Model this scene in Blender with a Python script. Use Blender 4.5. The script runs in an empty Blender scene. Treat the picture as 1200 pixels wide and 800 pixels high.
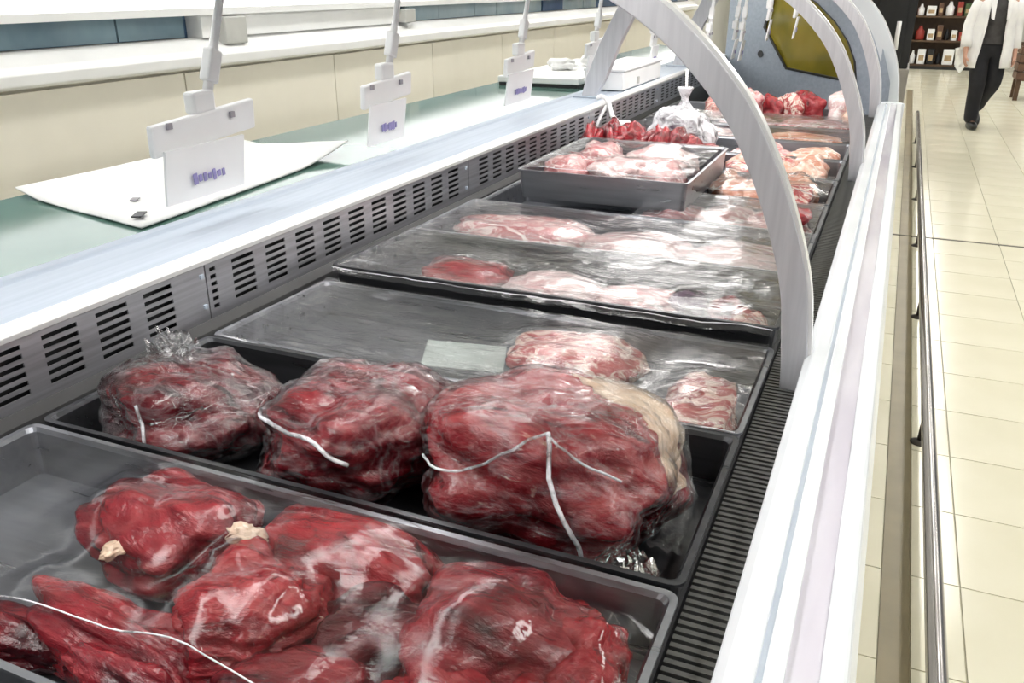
import bpy, bmesh, math, random
import numpy as np
from mathutils import Vector, Matrix, noise, Euler
R = math.radians
scene = bpy.context.scene
COL = scene.collection

# ------------------------------------------------------------ camera, world, light
cam_d = bpy.data.cameras.new('camera'); cam_d.sensor_width = 36; cam_d.lens = 30
cam_d.clip_start = 0.02; cam_d.clip_end = 200
cam = bpy.data.objects.new('camera', cam_d); COL.objects.link(cam)
cam.location = (0, 0, 1.6)
cam.rotation_euler = (math.pi/2 - math.atan(419/1000), 0, math.atan(470/math.hypot(419, 1000)))
scene.camera = cam
w = bpy.data.worlds.new('world'); scene.world = w; w.use_nodes = True
w.node_tree.nodes['Background'].inputs[0].default_value = (0.93, 0.96, 1.0, 1)
w.node_tree.nodes['Background'].inputs[1].default_value = 0.14
scene.view_settings.view_transform = 'Standard'
scene.view_settings.look = 'None'
scene.view_settings.gamma = 1
scene.view_settings.use_curve_mapping = False
scene.view_settings.exposure = 0.5
CEIL_LAMP = 12.5      # ceiling battens
COUNTER_LAMP = 8.0    # tubes under the counter canopy
WALL_LAMP = 1.1       # light box over the back unit

# ------------------------------------------------------------ materials
def mat(name, color=(.8,.8,.8), rough=.5, metal=0., spec=.5, emit=None, estr=0., coat=0., alpha=None):
    m = bpy.data.materials.new(name); m.use_nodes = True
    b = m.node_tree.nodes['Principled BSDF']
    b.inputs['Base Color'].default_value = (*color, 1)
    b.inputs['Roughness'].default_value = rough
    b.inputs['Metallic'].default_value = metal
    b.inputs['Specular IOR Level'].default_value = spec
    b.inputs['Coat Weight'].default_value = coat
    if emit:
        b.inputs['Emission Color'].default_value = (*emit, 1)
        b.inputs['Emission Strength'].default_value = estr
    return m
def N(m, t, **kw):
    n = m.node_tree.nodes.new(t)
    for k, v in kw.items():
        if hasattr(n, k): setattr(n, k, v)
        else: n.inputs[k].default_value = v
    return n
def L(m, a, b): m.node_tree.links.new(a, b)
def ramp(m, stops, interp='LINEAR'):
    n = m.node_tree.nodes.new('ShaderNodeValToRGB'); cr = n.color_ramp; cr.interpolation = interp
    while len(cr.elements) < len(stops): cr.elements.new(.5)
    for e, (p, c) in zip(cr.elements, stops):
        e.position = p; e.color = (*c, 1) if len(c) == 3 else c
    return n
def coords(m, scale=(1,1,1), rot=(0,0,0), kind='Object'):
    tc = N(m, 'ShaderNodeTexCoord'); mp = N(m, 'ShaderNodeMapping')
    mp.inputs['Scale'].default_value = scale; mp.inputs['Rotation'].default_value = rot
    L(m, tc.outputs[kind], mp.inputs['Vector']); return mp.outputs['Vector']
def speckle(m, c1, c2, scale=8, rough=None, detail=4, bump=0.):
    """noise variation of colour on a principled material"""
    b = m.node_tree.nodes['Principled BSDF']
    nz = N(m, 'ShaderNodeTexNoise', Scale=scale, Detail=detail)
    L(m, coords(m), nz.inputs['Vector'])
    r = ramp(m, [(.3, c1), (.7, c2)]); L(m, nz.outputs[0], r.inputs[0]); L(m, r.outputs[0], b.inputs['Base Color'])
    if rough:
        rr = N(m, 'ShaderNodeMapRange'); rr.inputs[3].default_value = rough[0]; rr.inputs[4].default_value = rough[1]
        L(m, nz.outputs[0], rr.inputs[0]); L(m, rr.outputs[0], b.inputs['Roughness'])
    if bump:
        bp = N(m, 'ShaderNodeBump', Strength=bump, Distance=.01); L(m, nz.outputs[0], bp.inputs['Height']); L(m, bp.outputs[0], b.inputs['Normal'])
    return m
def brushed(name, c1, c2, rough=(.25,.4), metal=.85, scale=(3,120,120)):
    m = mat(name, c1, .3, metal)
    b = m.node_tree.nodes['Principled BSDF']
    nz = N(m, 'ShaderNodeTexNoise', Scale=1.0, Detail=5); L(m, coords(m, scale), nz.inputs['Vector'])
    r = ramp(m, [(.35, c1), (.65, c2)]); L(m, nz.outputs[0], r.inputs[0]); L(m, r.outputs[0], b.inputs['Base Color'])
    rr = N(m, 'ShaderNodeMapRange'); rr.inputs[3].default_value = rough[0]; rr.inputs[4].default_value = rough[1]
    L(m, nz.outputs[0], rr.inputs[0]); L(m, rr.outputs[0], b.inputs['Roughness'])
    return m

M = {}
M['tile'] = speckle(mat('cream_floor_tile', rough=.16, spec=.5), (.80,.76,.59), (.86,.82,.66), 2.5, (.1,.2))
M['grout'] = speckle(mat('floor_grout', rough=.7), (.58,.55,.42), (.66,.62,.48), 20)
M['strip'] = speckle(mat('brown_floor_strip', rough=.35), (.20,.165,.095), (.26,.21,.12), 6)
M['joint'] = speckle(mat('dark_floor_joint', rough=.6), (.05,.045,.03), (.09,.08,.05), 12)
M['ceiling'] = speckle(mat('ceiling_paint', rough=.8), (.78,.78,.76), (.84,.84,.82), 3)
M['wallp'] = speckle(mat('wall_paint', rough=.7), (.78,.77,.72), (.84,.83,.78), 2)
M['cream'] = speckle(mat('cream_enamel_panel', rough=.3), (.80,.76,.65), (.86,.82,.71), 3, (.25,.4))
M['whitepl'] = speckle(mat('white_plastic', rough=.35), (.86,.86,.86), (.92,.92,.92), 6)
M['whiteled'] = speckle(mat('white_enamel', rough=.25), (.84,.84,.83), (.9,.9,.89), 4)
M['greybox'] = speckle(mat('grey_plastic_box', rough=.5), (.48,.48,.45), (.55,.55,.52), 8)
M['bluepane'] = speckle(mat('blue_grey_pane', rough=.12), (.14,.22,.28), (.26,.37,.42), 3)
M['bluepane2'] = speckle(mat('pale_blue_pane', rough=.12), (.30,.40,.46), (.46,.54,.57), 3)
M['bluepane3'] = speckle(mat('deep_blue_pane', rough=.12), (.05,.1,.2), (.1,.18,.3), 3)
M['steel'] = brushed('brushed_steel', (.42,.42,.45), (.56,.56,.60), (.28,.42), .8, (100,3,100))
M['sill'] = brushed('pale_satin_aluminium', (.36,.41,.48), (.42,.47,.54), (.45,.55), .0, (60,2,60))
M['sill'].node_tree.nodes['Principled BSDF'].inputs['Specular IOR Level'].default_value = .25
M['arch'] = brushed('silver_anodised_aluminium', (.60,.60,.63), (.68,.68,.71), (.3,.42), .45, (90,90,6))
M['archedge'] = speckle(mat('bright_arch_edge', rough=.25, metal=.3), (.84,.84,.84), (.9,.9,.9), 10)
M['dark'] = speckle(mat('dark_grey_enamel', rough=.4), (.016,.017,.020), (.03,.031,.036), 10)
M['black'] = speckle(mat('black_enamel', rough=.45), (.006,.006,.007), (.014,.014,.015), 12)
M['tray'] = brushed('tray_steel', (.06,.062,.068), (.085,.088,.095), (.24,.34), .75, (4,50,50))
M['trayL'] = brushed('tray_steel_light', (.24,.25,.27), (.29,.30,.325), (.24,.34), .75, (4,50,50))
M['bar'] = speckle(mat('grille_bar_grey', rough=.4, metal=.4), (.10,.10,.095), (.17,.17,.16), 20)
M['railw'] = speckle(mat('white_rail', rough=.22), (.70,.73,.77), (.77,.80,.83), 5)
M['railb'] = speckle(mat('blue_grey_rail_groove', rough=.3), (.56,.62,.71), (.64,.70,.78), 20)
M['tube'] = brushed('guard_tube_steel', (.38,.36,.36), (.5,.48,.48), (.15,.25), .95, (80,2,80))
M['post'] = speckle(mat('dark_post', rough=.4, metal=.3), (.03,.025,.02), (.06,.05,.04), 15)
M['wgreen'] = speckle(mat('green_glass_top', rough=.07, spec=.22), (.08,.17,.14), (.15,.25,.21), 1.6, (.05,.12))
M['print'] = mat('violet_print', (.30,.27,.52), .6)
M['printg'] = mat('grey_print', (.35,.33,.36), .6)
M['card'] = speckle(mat('pale_green_card', rough=.5), (.36,.42,.39), (.46,.52,.49), 8)
M['paper'] = speckle(mat('white_paper', rough=.7), (.84,.84,.82), (.9,.9,.89), 8)
M['lampE'] = mat('lamp_tube_light', (1,1,1), .4, emit=(1,.98,.96), estr=COUNTER_LAMP)
M['ceilE'] = mat('ceiling_lamp_light', (1,1,1), .4, emit=(1,.99,.97), estr=CEIL_LAMP)
M['wallE'] = mat('wall_lamp_light', (1,1,1), .4, emit=(.97,.98,1), estr=WALL_LAMP)

def lilac():
    m = mat('lilac_rail_insert', (.72,.69,.76), .14, coat=.4)
    b = m.node_tree.nodes['Principled BSDF']
    nz = N(m, 'ShaderNodeTexNoise', Scale=1.0, Detail=3); L(m, coords(m, (14, 2.2, 14)), nz.inputs['Vector'])
    r = ramp(m, [(.3, (.58,.55,.63)), (.6, (.74,.72,.78)), (.75, (.84,.83,.86))]); L(m, nz.outputs[0], r.inputs[0]); L(m, r.outputs[0], b.inputs['Base Color'])
    bp = N(m, 'ShaderNodeBump', Strength=.25, Distance=.01); L(m, nz.outputs[0], bp.inputs['Height']); L(m, bp.outputs[0], b.inputs['Normal'])
    return m
M['lilac'] = lilac()

def meat(name, dark, mid, light, fat, fat_lo=.62, stretch=(6,15,15), rough=.22, scale=1.0):
    """raw flesh: muscle grain along local x, with streaks of fat"""
    m = mat(name, mid, rough, coat=.25)
    b = m.node_tree.nodes['Principled BSDF']; b.inputs['Coat Roughness'].default_value = .15
    oi = N(m, 'ShaderNodeObjectInfo')
    tc = N(m, 'ShaderNodeTexCoord')
    add = N(m, 'ShaderNodeVectorMath', operation='ADD'); 
    mul = N(m, 'ShaderNodeMath', operation='MULTIPLY'); mul.inputs[1].default_value = 37.0
    L(m, oi.outputs['Random'], mul.inputs[0]); L(m, tc.outputs['Object'], add.inputs[0]); L(m, mul.outputs[0], add.inputs[1])
    def mapped(s):
        mp = N(m, 'ShaderNodeMapping'); mp.inputs['Scale'].default_value = [v*scale for v in s]; L(m, add.outputs[0], mp.inputs['Vector']); return mp.outputs['Vector']
    n1 = N(m, 'ShaderNodeTexNoise', Scale=1.0, Detail=6, Roughness=.6, Distortion=.8); L(m, mapped((stretch[0]*1.5, stretch[1]*1.3, stretch[2]*1.3)), n1.inputs['Vector'])
    r1 = ramp(m, [(.34, dark), (.5, mid), (.68, light)]); L(m, n1.outputs[0], r1.inputs[0])
    n2 = N(m, 'ShaderNodeTexNoise', Scale=1.0, Detail=5, Roughness=.65, Distortion=1.6); L(m, mapped((stretch[0]*3, stretch[1]*2.4, stretch[2]*2.4)), n2.inputs['Vector'])
    r2 = ramp(m, [(fat_lo, (0,0,0)), (fat_lo+.09, (1,1,1))]); L(m, n2.outputs[0], r2.inputs[0])
    mx = N(m, 'ShaderNodeMix', data_type='RGBA'); L(m, r2.outputs[0], mx.inputs[0]); L(m, r1.outputs[0], mx.inputs[6]); mx.inputs[7].default_value = (*fat, 1)
    L(m, mx.outputs[2], b.inputs['Base Color'])
    n3 = N(m, 'ShaderNodeTexNoise', Scale=1.0, Detail=4, Roughness=.6); L(m, mapped((stretch[0]*6, stretch[1]*6, stretch[2]*6)), n3.inputs['Vector'])
    bp = N(m, 'ShaderNodeBump', Strength=.6, Distance=.008); L(m, n3.outputs[0], bp.inputs['Height'])
    bp2 = N(m, 'ShaderNodeBump', Strength=.7, Distance=.014); L(m, n1.outputs[0], bp2.inputs['Height']); L(m, bp.outputs[0], bp2.inputs['Normal'])
    L(m, bp2.outputs[0], b.inputs['Normal'])
    return m
M['beef'] = meat('raw_beef', (.055,.003,.006), (.20,.010,.018), (.36,.042,.05), (.55,.24,.2), .70)
M['beef_dark'] = meat('raw_beef_dark', (.026,.002,.004), (.10,.006,.011), (.22,.024,.03), (.4,.16,.13), .74)
M['beef_bright'] = meat('raw_beef_bright', (.09,.003,.006), (.30,.010,.018), (.47,.05,.058), (.68,.36,.3), .70)
M['beef_cut'] = meat('raw_beef_cut_face', (.10,.004,.008), (.29,.014,.022), (.45,.075,.078), (.72,.42,.34), .64)
M['rib'] = meat('marbled_rib', (.28,.03,.03), (.50,.09,.09), (.66,.26,.24), (.85,.66,.58), .47, (7,13,13))
M['pink'] = meat('pink_pork', (.45,.12,.13), (.66,.32,.32), (.80,.55,.54), (.9,.78,.75), .5, (5,10,10))
M['pale'] = meat('pale_pork', (.58,.30,.30), (.78,.58,.57), (.86,.74,.73), (.92,.86,.84), .5, (5,9,9))
M['orange'] = meat('peach_chicken', (.52,.16,.09), (.70,.36,.26), (.82,.58,.46), (.9,.78,.68), .54, (5,10,10))
M['fat'] = meat('cream_fat', (.62,.40,.26), (.78,.60,.44), (.86,.74,.60), (.9,.82,.72), .6, (5,8,8))
M['purple'] = meat('dark_offal', (.03,.012,.04), (.09,.03,.09), (.2,.08,.16), (.5,.4,.5), .7)

def film(name, base=.10, haze=.30, gloss=.75, stretch=(3,26,3), rough=.09, bump=.5, tint=(1,1,1), hz_lo=.55, lines=False):
    """thin clear wrap: see-through, glossy, whitish along its creases"""
    m = bpy.data.materials.new(name); m.use_nodes = True
    nt = m.node_tree; nt.nodes.clear()
    out = N(m, 'ShaderNodeOutputMaterial')
    tr = N(m, 'ShaderNodeBsdfTransparent'); tr.inputs[0].default_value = (*tint, 1)
    gl = N(m, 'ShaderNodeBsdfGlossy'); gl.inputs['Roughness'].default_value = rough
    df = N(m, 'ShaderNodeBsdfDiffuse'); df.inputs[0].default_value = (.86,.86,.9,1)
    nz = N(m, 'ShaderNodeTexNoise', Scale=1.0, Detail=6, Roughness=.65, Distortion=.9); L(m, coords(m, [s*2 for s in stretch]), nz.inputs['Vector'])
    bp = N(m, 'ShaderNodeBump', Strength=bump, Distance=.012); L(m, nz.outputs[0], bp.inputs['Height'])
    L(m, bp.outputs[0], gl.inputs['Normal'])
    lw = N(m, 'ShaderNodeFresnel'); lw.inputs[0].default_value = 1.5; L(m, bp.outputs[0], lw.inputs['Normal'])
    ad = N(m, 'ShaderNodeMath', operation='MULTIPLY_ADD'); L(m, lw.outputs[0], ad.inputs[0]); ad.inputs[1].default_value = gloss; ad.inputs[2].default_value = base*.15; ad.use_clamp = True
    m1 = N(m, 'ShaderNodeMixShader'); L(m, ad.outputs[0], m1.inputs[0]); L(m, tr.outputs[0], m1.inputs[1]); L(m, gl.outputs[0], m1.inputs[2])
    if lines:   # crease highlights painted in as thin white lines
        b0 = (base*.15,)*3
        rp = ramp(m, [(.44, b0), (.475, (haze*.35,)*3), (.5, (haze,)*3), (.525, (haze*.35,)*3), (.56, b0)])
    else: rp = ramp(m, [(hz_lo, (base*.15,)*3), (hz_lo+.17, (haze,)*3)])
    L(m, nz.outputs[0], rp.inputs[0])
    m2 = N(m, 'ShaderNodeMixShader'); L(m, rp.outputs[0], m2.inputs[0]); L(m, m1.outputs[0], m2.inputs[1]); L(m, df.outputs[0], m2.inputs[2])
    L(m, m2.outputs[0], out.inputs[0])
    return m
M['film'] = film('cling_film', .0, .06, .8, (3,14,3), .02, .16, hz_lo=.68)
M['filmh'] = film('painted_glare_film', .08, .28, 1.6, (2.5,10,3), .07, .45, hz_lo=.60)  # glare on the stretched film painted in as streaks of white
M['wrap'] = film('crinkled_wrap', .0, .10, .85, (4,14,11), .03, .5, lines=True)
M['bag'] = film('milky_bag_plastic', .6, .9, 1.0, (7,9,9), .2, .7, hz_lo=.38)

def olive():
    m = bpy.data.materials.new('olive_tinted_glass'); m.use_nodes = True
    b = m.node_tree.nodes['Principled BSDF']; b.inputs['Base Color'].default_value = (.30,.25,.03,1); b.inputs['Roughness'].default_value = .08
    nz = N(m, 'ShaderNodeTexNoise', Scale=3.0, Detail=2); L(m, coords(m), nz.inputs['Vector'])
    r = ramp(m, [(.35, (.26,.23,.03)), (.65, (.50,.40,.06))]); L(m, nz.outputs[0], r.inputs[0]); L(m, r.outputs[0], b.inputs['Base Color'])
    tr = N(m, 'ShaderNodeBsdfTransparent'); tr.inputs[0].default_value = (.75,.68,.3,1)
    mx = N(m, 'ShaderNodeMixShader'); mx.inputs[0].default_value = .62
    L(m, tr.outputs[0], mx.inputs[1]); L(m, b.outputs[0], mx.inputs[2]); L(m, mx.outputs[0], m.node_tree.nodes['Material Output'].inputs[0])
    return m
M['olive'] = olive()

# ------------------------------------------------------------ helpers
def empty(name, loc=(0,0,0), rz=0):
    o = bpy.data.objects.new(name, None); COL.objects.link(o); o.location = loc; o.rotation_euler = (0,0,rz); o.empty_display_size = .1
    return o
def tag(o, label=None, cat=None, group=None, kind=None):
    if label: o['label'] = label
    if cat: o['category'] = cat
    if group: o['group'] = group
    if kind: o['kind'] = kind
    return o
class MB:
    def __init__(s): s.v = []; s.f = []
    def add(s, vs, fs):
        n = len(s.v); s.v += [tuple(v) for v in vs]; s.f += [tuple(i+n for i in f) for f in fs]; return s
    def box(s, x0, x1, y0, y1, z0, z1):
        return s.add([(x0,y0,z0),(x1,y0,z0),(x1,y1,z0),(x0,y1,z0),(x0,y0,z1),(x1,y0,z1),(x1,y1,z1),(x0,y1,z1)],
                     [(0,3,2,1),(4,5,6,7),(0,1,5,4),(1,2,6,5),(2,3,7,6),(3,0,4,7)])
    def obox(s, c, hx, hy, hz, rz=0, ry=0, rx=0):
        e = Euler((rx, ry, rz)).to_matrix(); c = Vector(c)
        vs = [c + e @ Vector((sx*hx, sy*hy, sz*hz)) for sz in (-1,1) for sx, sy in ((-1,-1),(1,-1),(1,1),(-1,1))]
        return s.add(vs, [(0,3,2,1),(4,5,6,7),(0,1,5,4),(1,2,6,5),(2,3,7,6),(3,0,4,7)])
    def prism_y(s, prof, y0, y1):
        """profile of (x, z) extruded along y; y0/y1 may be functions of x"""
        g0 = y0 if callable(y0) else (lambda x: y0); g1 = y1 if callable(y1) else (lambda x: y1)
        n = len(prof)
        vs = [(x, g0(x), z) for x, z in prof] + [(x, g1(x), z) for x, z in prof]
        fs = [(i, (i+1) % n, n+(i+1) % n, n+i) for i in range(n)] + [tuple(range(n))[::-1], tuple(range(n, 2*n))]
        return s.add(vs, fs)
    def prism_z(s, poly, z0, z1):
        n = len(poly)
        vs = [(x,y,z0) for x,y in poly] + [(x,y,z1) for x,y in poly]
        return s.add(vs, [(i,(i+1)%n,n+(i+1)%n,n+i) for i in range(n)] + [tuple(range(n))[::-1], tuple(range(n,2*n))])
    def tube(s, pts, r, n=10):
        pts = [Vector(p) for p in pts]; rs = r if isinstance(r, (list, tuple)) else [r]*len(pts)
        base = len(s.v); up = None
        for i, p in enumerate(pts):
            d = (pts[min(i+1, len(pts)-1)] - pts[max(i-1, 0)]).normalized()
            if up is None: up = Vector((0,0,1)) if abs(d.z) < .9 else Vector((1,0,0))
            a = d.cross(up).normalized(); b = a.cross(d).normalized(); up = b
            for k in range(n):
                t = 2*math.pi*k/n; s.v.append(tuple(p + (a*math.cos(t) + b*math.sin(t))*rs[i]))
        for i in range(len(pts)-1):
            for k in range(n):
                s.f.append((base+i*n+k, base+i*n+(k+1)%n, base+(i+1)*n+(k+1)%n, base+(i+1)*n+k))
        s.f.append(tuple(base+k for k in range(n))[::-1]); s.f.append(tuple(base+(len(pts)-1)*n+k for k in range(n)))
        return s
    def lathe(s, prof, c=(0,0,0), n=16):
        base = len(s.v)
        for r, z in prof:
            for k in range(n):
                t = 2*math.pi*k/n; s.v.append((c[0]+r*math.cos(t), c[1]+r*math.sin(t), c[2]+z))
        for i in range(len(prof)-1):
            for k in range(n): s.f.append((base+i*n+k, base+i*n+(k+1)%n, base+(i+1)*n+(k+1)%n, base+(i+1)*n+k))
        s.f.append(tuple(base+k for k in range(n))[::-1]); s.f.append(tuple(base+(len(prof)-1)*n+k for k in range(n)))
        return s
    def mesh(s, name, m=None, smooth=False):
        me = bpy.data.meshes.new(name); me.from_pydata(s.v, [], s.f)
        bm = bmesh.new(); bm.from_mesh(me); bmesh.ops.recalc_face_normals(bm, faces=bm.faces); bm.to_mesh(me); bm.free()
        if m: me.materials.append(M[m])
        if smooth: me.polygons.foreach_set('use_smooth', [True]*len(me.polygons))
        me.update(); return me
    def build(s, name, m, parent=None, smooth=False, bevel=0., loc=None):
        o = bpy.data.objects.new(name, s.mesh(name, m, smooth)); COL.objects.link(o); o.parent = parent
        if loc: o.location = loc
        if bevel:
            b = o.modifiers.new('bevel', 'BEVEL'); b.width = bevel; b.segments = 2; b.limit_method = 'ANGLE'
        return o
def inst(name, me, parent=None, loc=(0,0,0), rot=(0,0,0)):
    o = bpy.data.objects.new(name, me); COL.objects.link(o); o.parent = parent; o.location = loc; o.rotation_euler = rot; return o

# ------------------------------------------------------------ the room
fl = MB().box(-3.9, 5.2, -2.5, 23.2, -.12, -.006).build('floor', 'grout'); tag(fl, kind='structure')
T = .4
tile_me = MB().box(-.1975, .1975, -.1975, .1975, -.008, 0).mesh('floor_tile', 'tile')
far_tiles = MB(); n_t = 0
for j in range(-5, 57):
    for i in range(-2, 12):
        cx = .39 + T*(i+.5); cy = -.06 + T*(j+.5)
        if cx > 5.0 or cy > 23: continue
        if cx < .39 and cy < 16:       # beside the brown strip the row is cut short
            continue
        near = 1.2 < cy < 15 and cx < .39 + T*(1.2 + .28*cy) and n_t < 290
        if near: inst('floor_tile', tile_me, fl, (cx, cy, 0)); n_t += 1
        else: far_tiles.box(cx-.1975, cx+.1975, cy-.1975, cy+.1975, -.008, 0)
for j in range(-5, 40):               # row between counter and guard rail, either side of the strip
    cy = -.06 + T*(j+.5)
    if cy > 16: continue
    for x0, x1 in ((.262, .3875), (-.1, .178)):
        far_tiles_box = MB().box(x0, x1, cy-.1975, cy+.1975, -.008, 0)
        if 1.4 < cy < 10: far_tiles_box.build('floor_tile', 'tile', fl)
        else: far_tiles.add(far_tiles_box.v, far_tiles_box.f)
ft = far_tiles.build('distant_tiles', 'tile', fl); tag(ft, kind='stuff')
MB().box(.182, .258, -2.2, 15.8, -.008, .0005).build('brown_band', 'strip', fl)  # thin brown band along the floor beside the guard
MB().box(.0, 5.0, 6.30, 6.325, -.006, .0015).build('expansion_joint', 'joint', fl)
tag(MB().box(-3.9, 5.2, -2.5, 23.2, 3.2, 3.3).build('ceiling', 'ceiling'), kind='structure')
tag(MB().box(-4.0, -3.9, -2.5, 23.2, -.12, 3.3).build('wall_left', 'wallp'), kind='structure')
tag(MB().box(-3.9, 5.2, 23.2, 23.3, -.12, 3.3).build('wall_far', 'wallp'), kind='structure')

def ceiling_lamp(x, y, ln, label):
    r = empty('ceiling_lamp', (x, y, 3.2))
    MB().box(-.13, .13, -ln/2, ln/2, -.06, 0).build('housing', 'whiteled', r)
    MB().box(-.11, .11, -ln/2+.02, ln/2-.02, -.075, -.06).build('diffuser', 'ceilE', r)
    tag(r, label, 'ceiling lamp', 'ceiling battens')
for x, where in ((-2.15, 'over the service aisle'), (.95, 'over the tiled aisle'), (3.2, 'over the far side of the shop')):
    for k, y in enumerate((.6, 4.2, 7.8, 11.4, 15.0, 18.6)):
        ceiling_lamp(x, y, 2.6, 'long white fluorescent batten on the ceiling ' + where)

# ------------------------------------------------------------ back cabinet along the service wall
bc = empty('back_cabinet', (-2.9, 0, 0))
tag(bc, 'cream service cabinet with white ledge and blue-grey window strip behind the worktop', 'cabinet')
Y0, Y1 = -1.5, 13.5
MB().box(-.95, -.02, Y0, Y1, .1, 1.25).build('carcass', 'cream', bc)
MB().box(-.9, -.06, Y0, Y1, 0, .1).build('plinth', 'dark', bc)
pw = 1.15
dm = MB().box(-.02, 0, -pw/2+.004, pw/2-.004, .12, 1.235).mesh('door_panel', 'cream')
k = 0
while Y0 + pw*(k+.5) < Y1:
    d = inst('door_panel', dm, bc, (0, Y0 + pw*(k+.5) - .06, 0)); k += 1
MB().prism_y([(-.95,1.25),(.03,1.25),(.045,1.262),(.045,1.30),(.02,1.325),(-.06,1.372),(-.95,1.372)], Y0, Y1).build('ledge', 'whiteled', bc, bevel=.004)
MB().box(-.95, -.12, Y0, Y1, 1.372, 1.47).build('window_strip_back', 'bluepane3', bc)
# panes of the strip and the white panels between them
def panes(a, b, n, seed):
    rnd = random.Random(seed); cuts = [a + (b-a)*i/n + (rnd.uniform(-.12,.12)*(b-a)/n if 0 < i < n else 0) for i in range(n+1)]
    for i in range(n):
        MB().box(-.12, -.10 + rnd.uniform(0,.02), cuts[i]+.004, cuts[i+1]-.004, 1.376, 1.466).build('pane', rnd.choice(['bluepane','bluepane2','bluepane3','bluepane2']), bc)
panes(-.6, 3.18, 9, 3)
panes(5.15, 9.6, 9, 8)
panes(10.0, 13.3, 6, 12)
MB().box(-.12, -.03, 3.22, 4.95, 1.372, 1.47).build('white_panel', 'whiteled', bc)
MB().box(-.05, .02, 3.32, 3.47, 1.34, 1.46).build('socket_box', 'greybox', bc, bevel=.006)
MB().box(-.05, .02, 4.97, 5.10, 1.375, 1.455).build('socket_box', 'greybox', bc, bevel=.006)
MB().box(-.95, 0, Y0, Y1, 1.47, 1.5).build('light_box_sill', 'whiteled', bc)
MB().box(-.9, -.02, Y0, Y1, 1.5, 1.95).build('light_box', 'wallE', bc)
MB().box(-.95, .03, Y0, Y1, 1.95, 2.1).build('cornice', 'whiteled', bc, bevel=.01)

# ------------------------------------------------------------ the meat counter
ct = empty('meat_counter', (-.9, 0, 0))
tag(ct, 'long refrigerated serve-over meat counter with curved silver arches and vented rear panel', 'counter')
CT = ct.location
def cpart(mb, name, m, smooth=False, bevel=0., parent=None):
    mb.v = [(x+.9, y, z) for x, y, z in mb.v]
    return mb.build(name, m, parent or ct, smooth, bevel)
YS = -.6
yend = lambda x: 5.05 - 1.3*x
# base with recessed plinth and front panel
cpart(MB().prism_z([(-1.9,YS),(-.10,YS),(-.10,yend(-.10)),(-1.9,yend(-1.9))], .0, .12), 'plinth', 'dark')
cpart(MB().prism_y([(-1.93,.12),(-.06,.12),(-.03,.86),(-1.93,.86)], YS, yend), 'base', 'whiteled')
cpart(MB().prism_y([(-.062,.14),(-.028,.14),(.018,.82),(.018,.955),(-.045,.955),(-.045,.82)], YS, yend), 'front_panel', 'whiteled')
cpart(MB().box(-.028, -.02, YS, 5.0, .30, .34), 'front_stripe', 'railb')
# inner well
cpart(MB().prism_y([(-1.2,.86),(-.05,.86),(-.05,.90),(-1.2,.90)], YS, yend), 'well_floor', 'dark')
cpart(MB().prism_y([(-.06,.90),(-.05,.90),(-.05,1.0),(-.06,1.0)], YS, yend), 'well_wall', 'dark')
cpart(MB().prism_y([(-1.22,.86),(-1.17,.86),(-1.17,1.12),(-1.22,1.12)], YS, yend), 'well_wall', 'black')
cpart(MB().prism_y([(-1.175,.90),(-1.12,.90),(-1.125,.950),(-1.130,.968),(-1.137,.984),(-1.149,1.001),(-1.175,1.001)], YS, yend), 'lower_duct', 'black')
# rear sill and worktop
cpart(MB().prism_y([(-1.345,1.08),(-1.19,1.08),(-1.158,1.112),(-1.158,1.134),(-1.315,1.134),(-1.322,1.140),(-1.345,1.141),(-1.352,1.132),(-1.352,1.08)], YS, yend), 'rear_sill', 'sill', bevel=.002)
cpart(MB().prism_y([(-1.158,1.108),(-1.147,1.110),(-1.143,1.120),(-1.147,1.132),(-1.158,1.136)], YS, yend), 'sill_lip', 'whiteled', bevel=.001)
cpart(MB().prism_y([(-1.88,.86),(-1.22,.86),(-1.22,1.095),(-1.88,1.095)], YS, yend), 'rear_body', 'whiteled')
cpart(MB().prism_y([(-1.905,1.107),(-1.353,1.107),(-1.353,1.128),(-1.905,1.128)], YS, lambda x: yend(x)-.02), 'worktop_glass', 'wgreen', bevel=.003)
cpart(MB().prism_y([(-1.89,1.095),(-1.353,1.095),(-1.353,1.107),(-1.89,1.107)], YS, lambda x: yend(x)-.02), 'worktop_frame', 'sill')
# vented rear panel: real slots
def vent_panel(ya, yb, blocks):
    mb = MB(); x = -1.150
    slots = [(1.018 + .0148*i, 1.018 + .0148*i + .0080) for i in range(6)]
    zl = [1.0] + [z for s in slots for z in s] + [1.125]
    zl = sorted(zl); yl = sorted({ya, yb} | {b for bl in blocks for b in bl})
    isblk = lambda y: any(a < y < b for a, b in blocks)
    for a, b in zip(yl, yl[1:]):
        if isblk((a+b)/2):
            for c, d in zip(zl, zl[1:]):
                if any(abs(c-s0) < 1e-6 for s0, _ in slots): continue
                mb.add([(x,a,c),(x,b,c),(x,b,d),(x,a,d)], [(0,1,2,3)])
        else:
            mb.add([(x,a,zl[0]),(x,b,zl[0]),(x,b,zl[-1]),(x,a,zl[-1])], [(0,1,2,3)])
    o = cpart(mb, 'vent_panel', 'steel')
    so = o.modifiers.new('thickness', 'SOLIDIFY'); so.thickness = .0025; so.offset = 0
ya = .05
for seg in range(6):
    yb = ya + 1.135
    if yb > 6.4: yb = 6.4
    bl = []
    if seg == 1: bl.append((ya+.012, ya+.028))
    y = ya + (.055 if seg == 0 else .012 + .062)
    while y + .066 < yb - .01:
        bl.append((y, y+.066)); y += .1030
    vent_panel(ya+.0015, yb-.0015, bl)
    for zz in (1.03, 1.09):
        cpart(MB().obox((-1.147, yb-.02 if seg % 2 else yb-.012, zz), .002, .004, .004), 'panel_screw', 'sill')
    ya = yb
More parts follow.
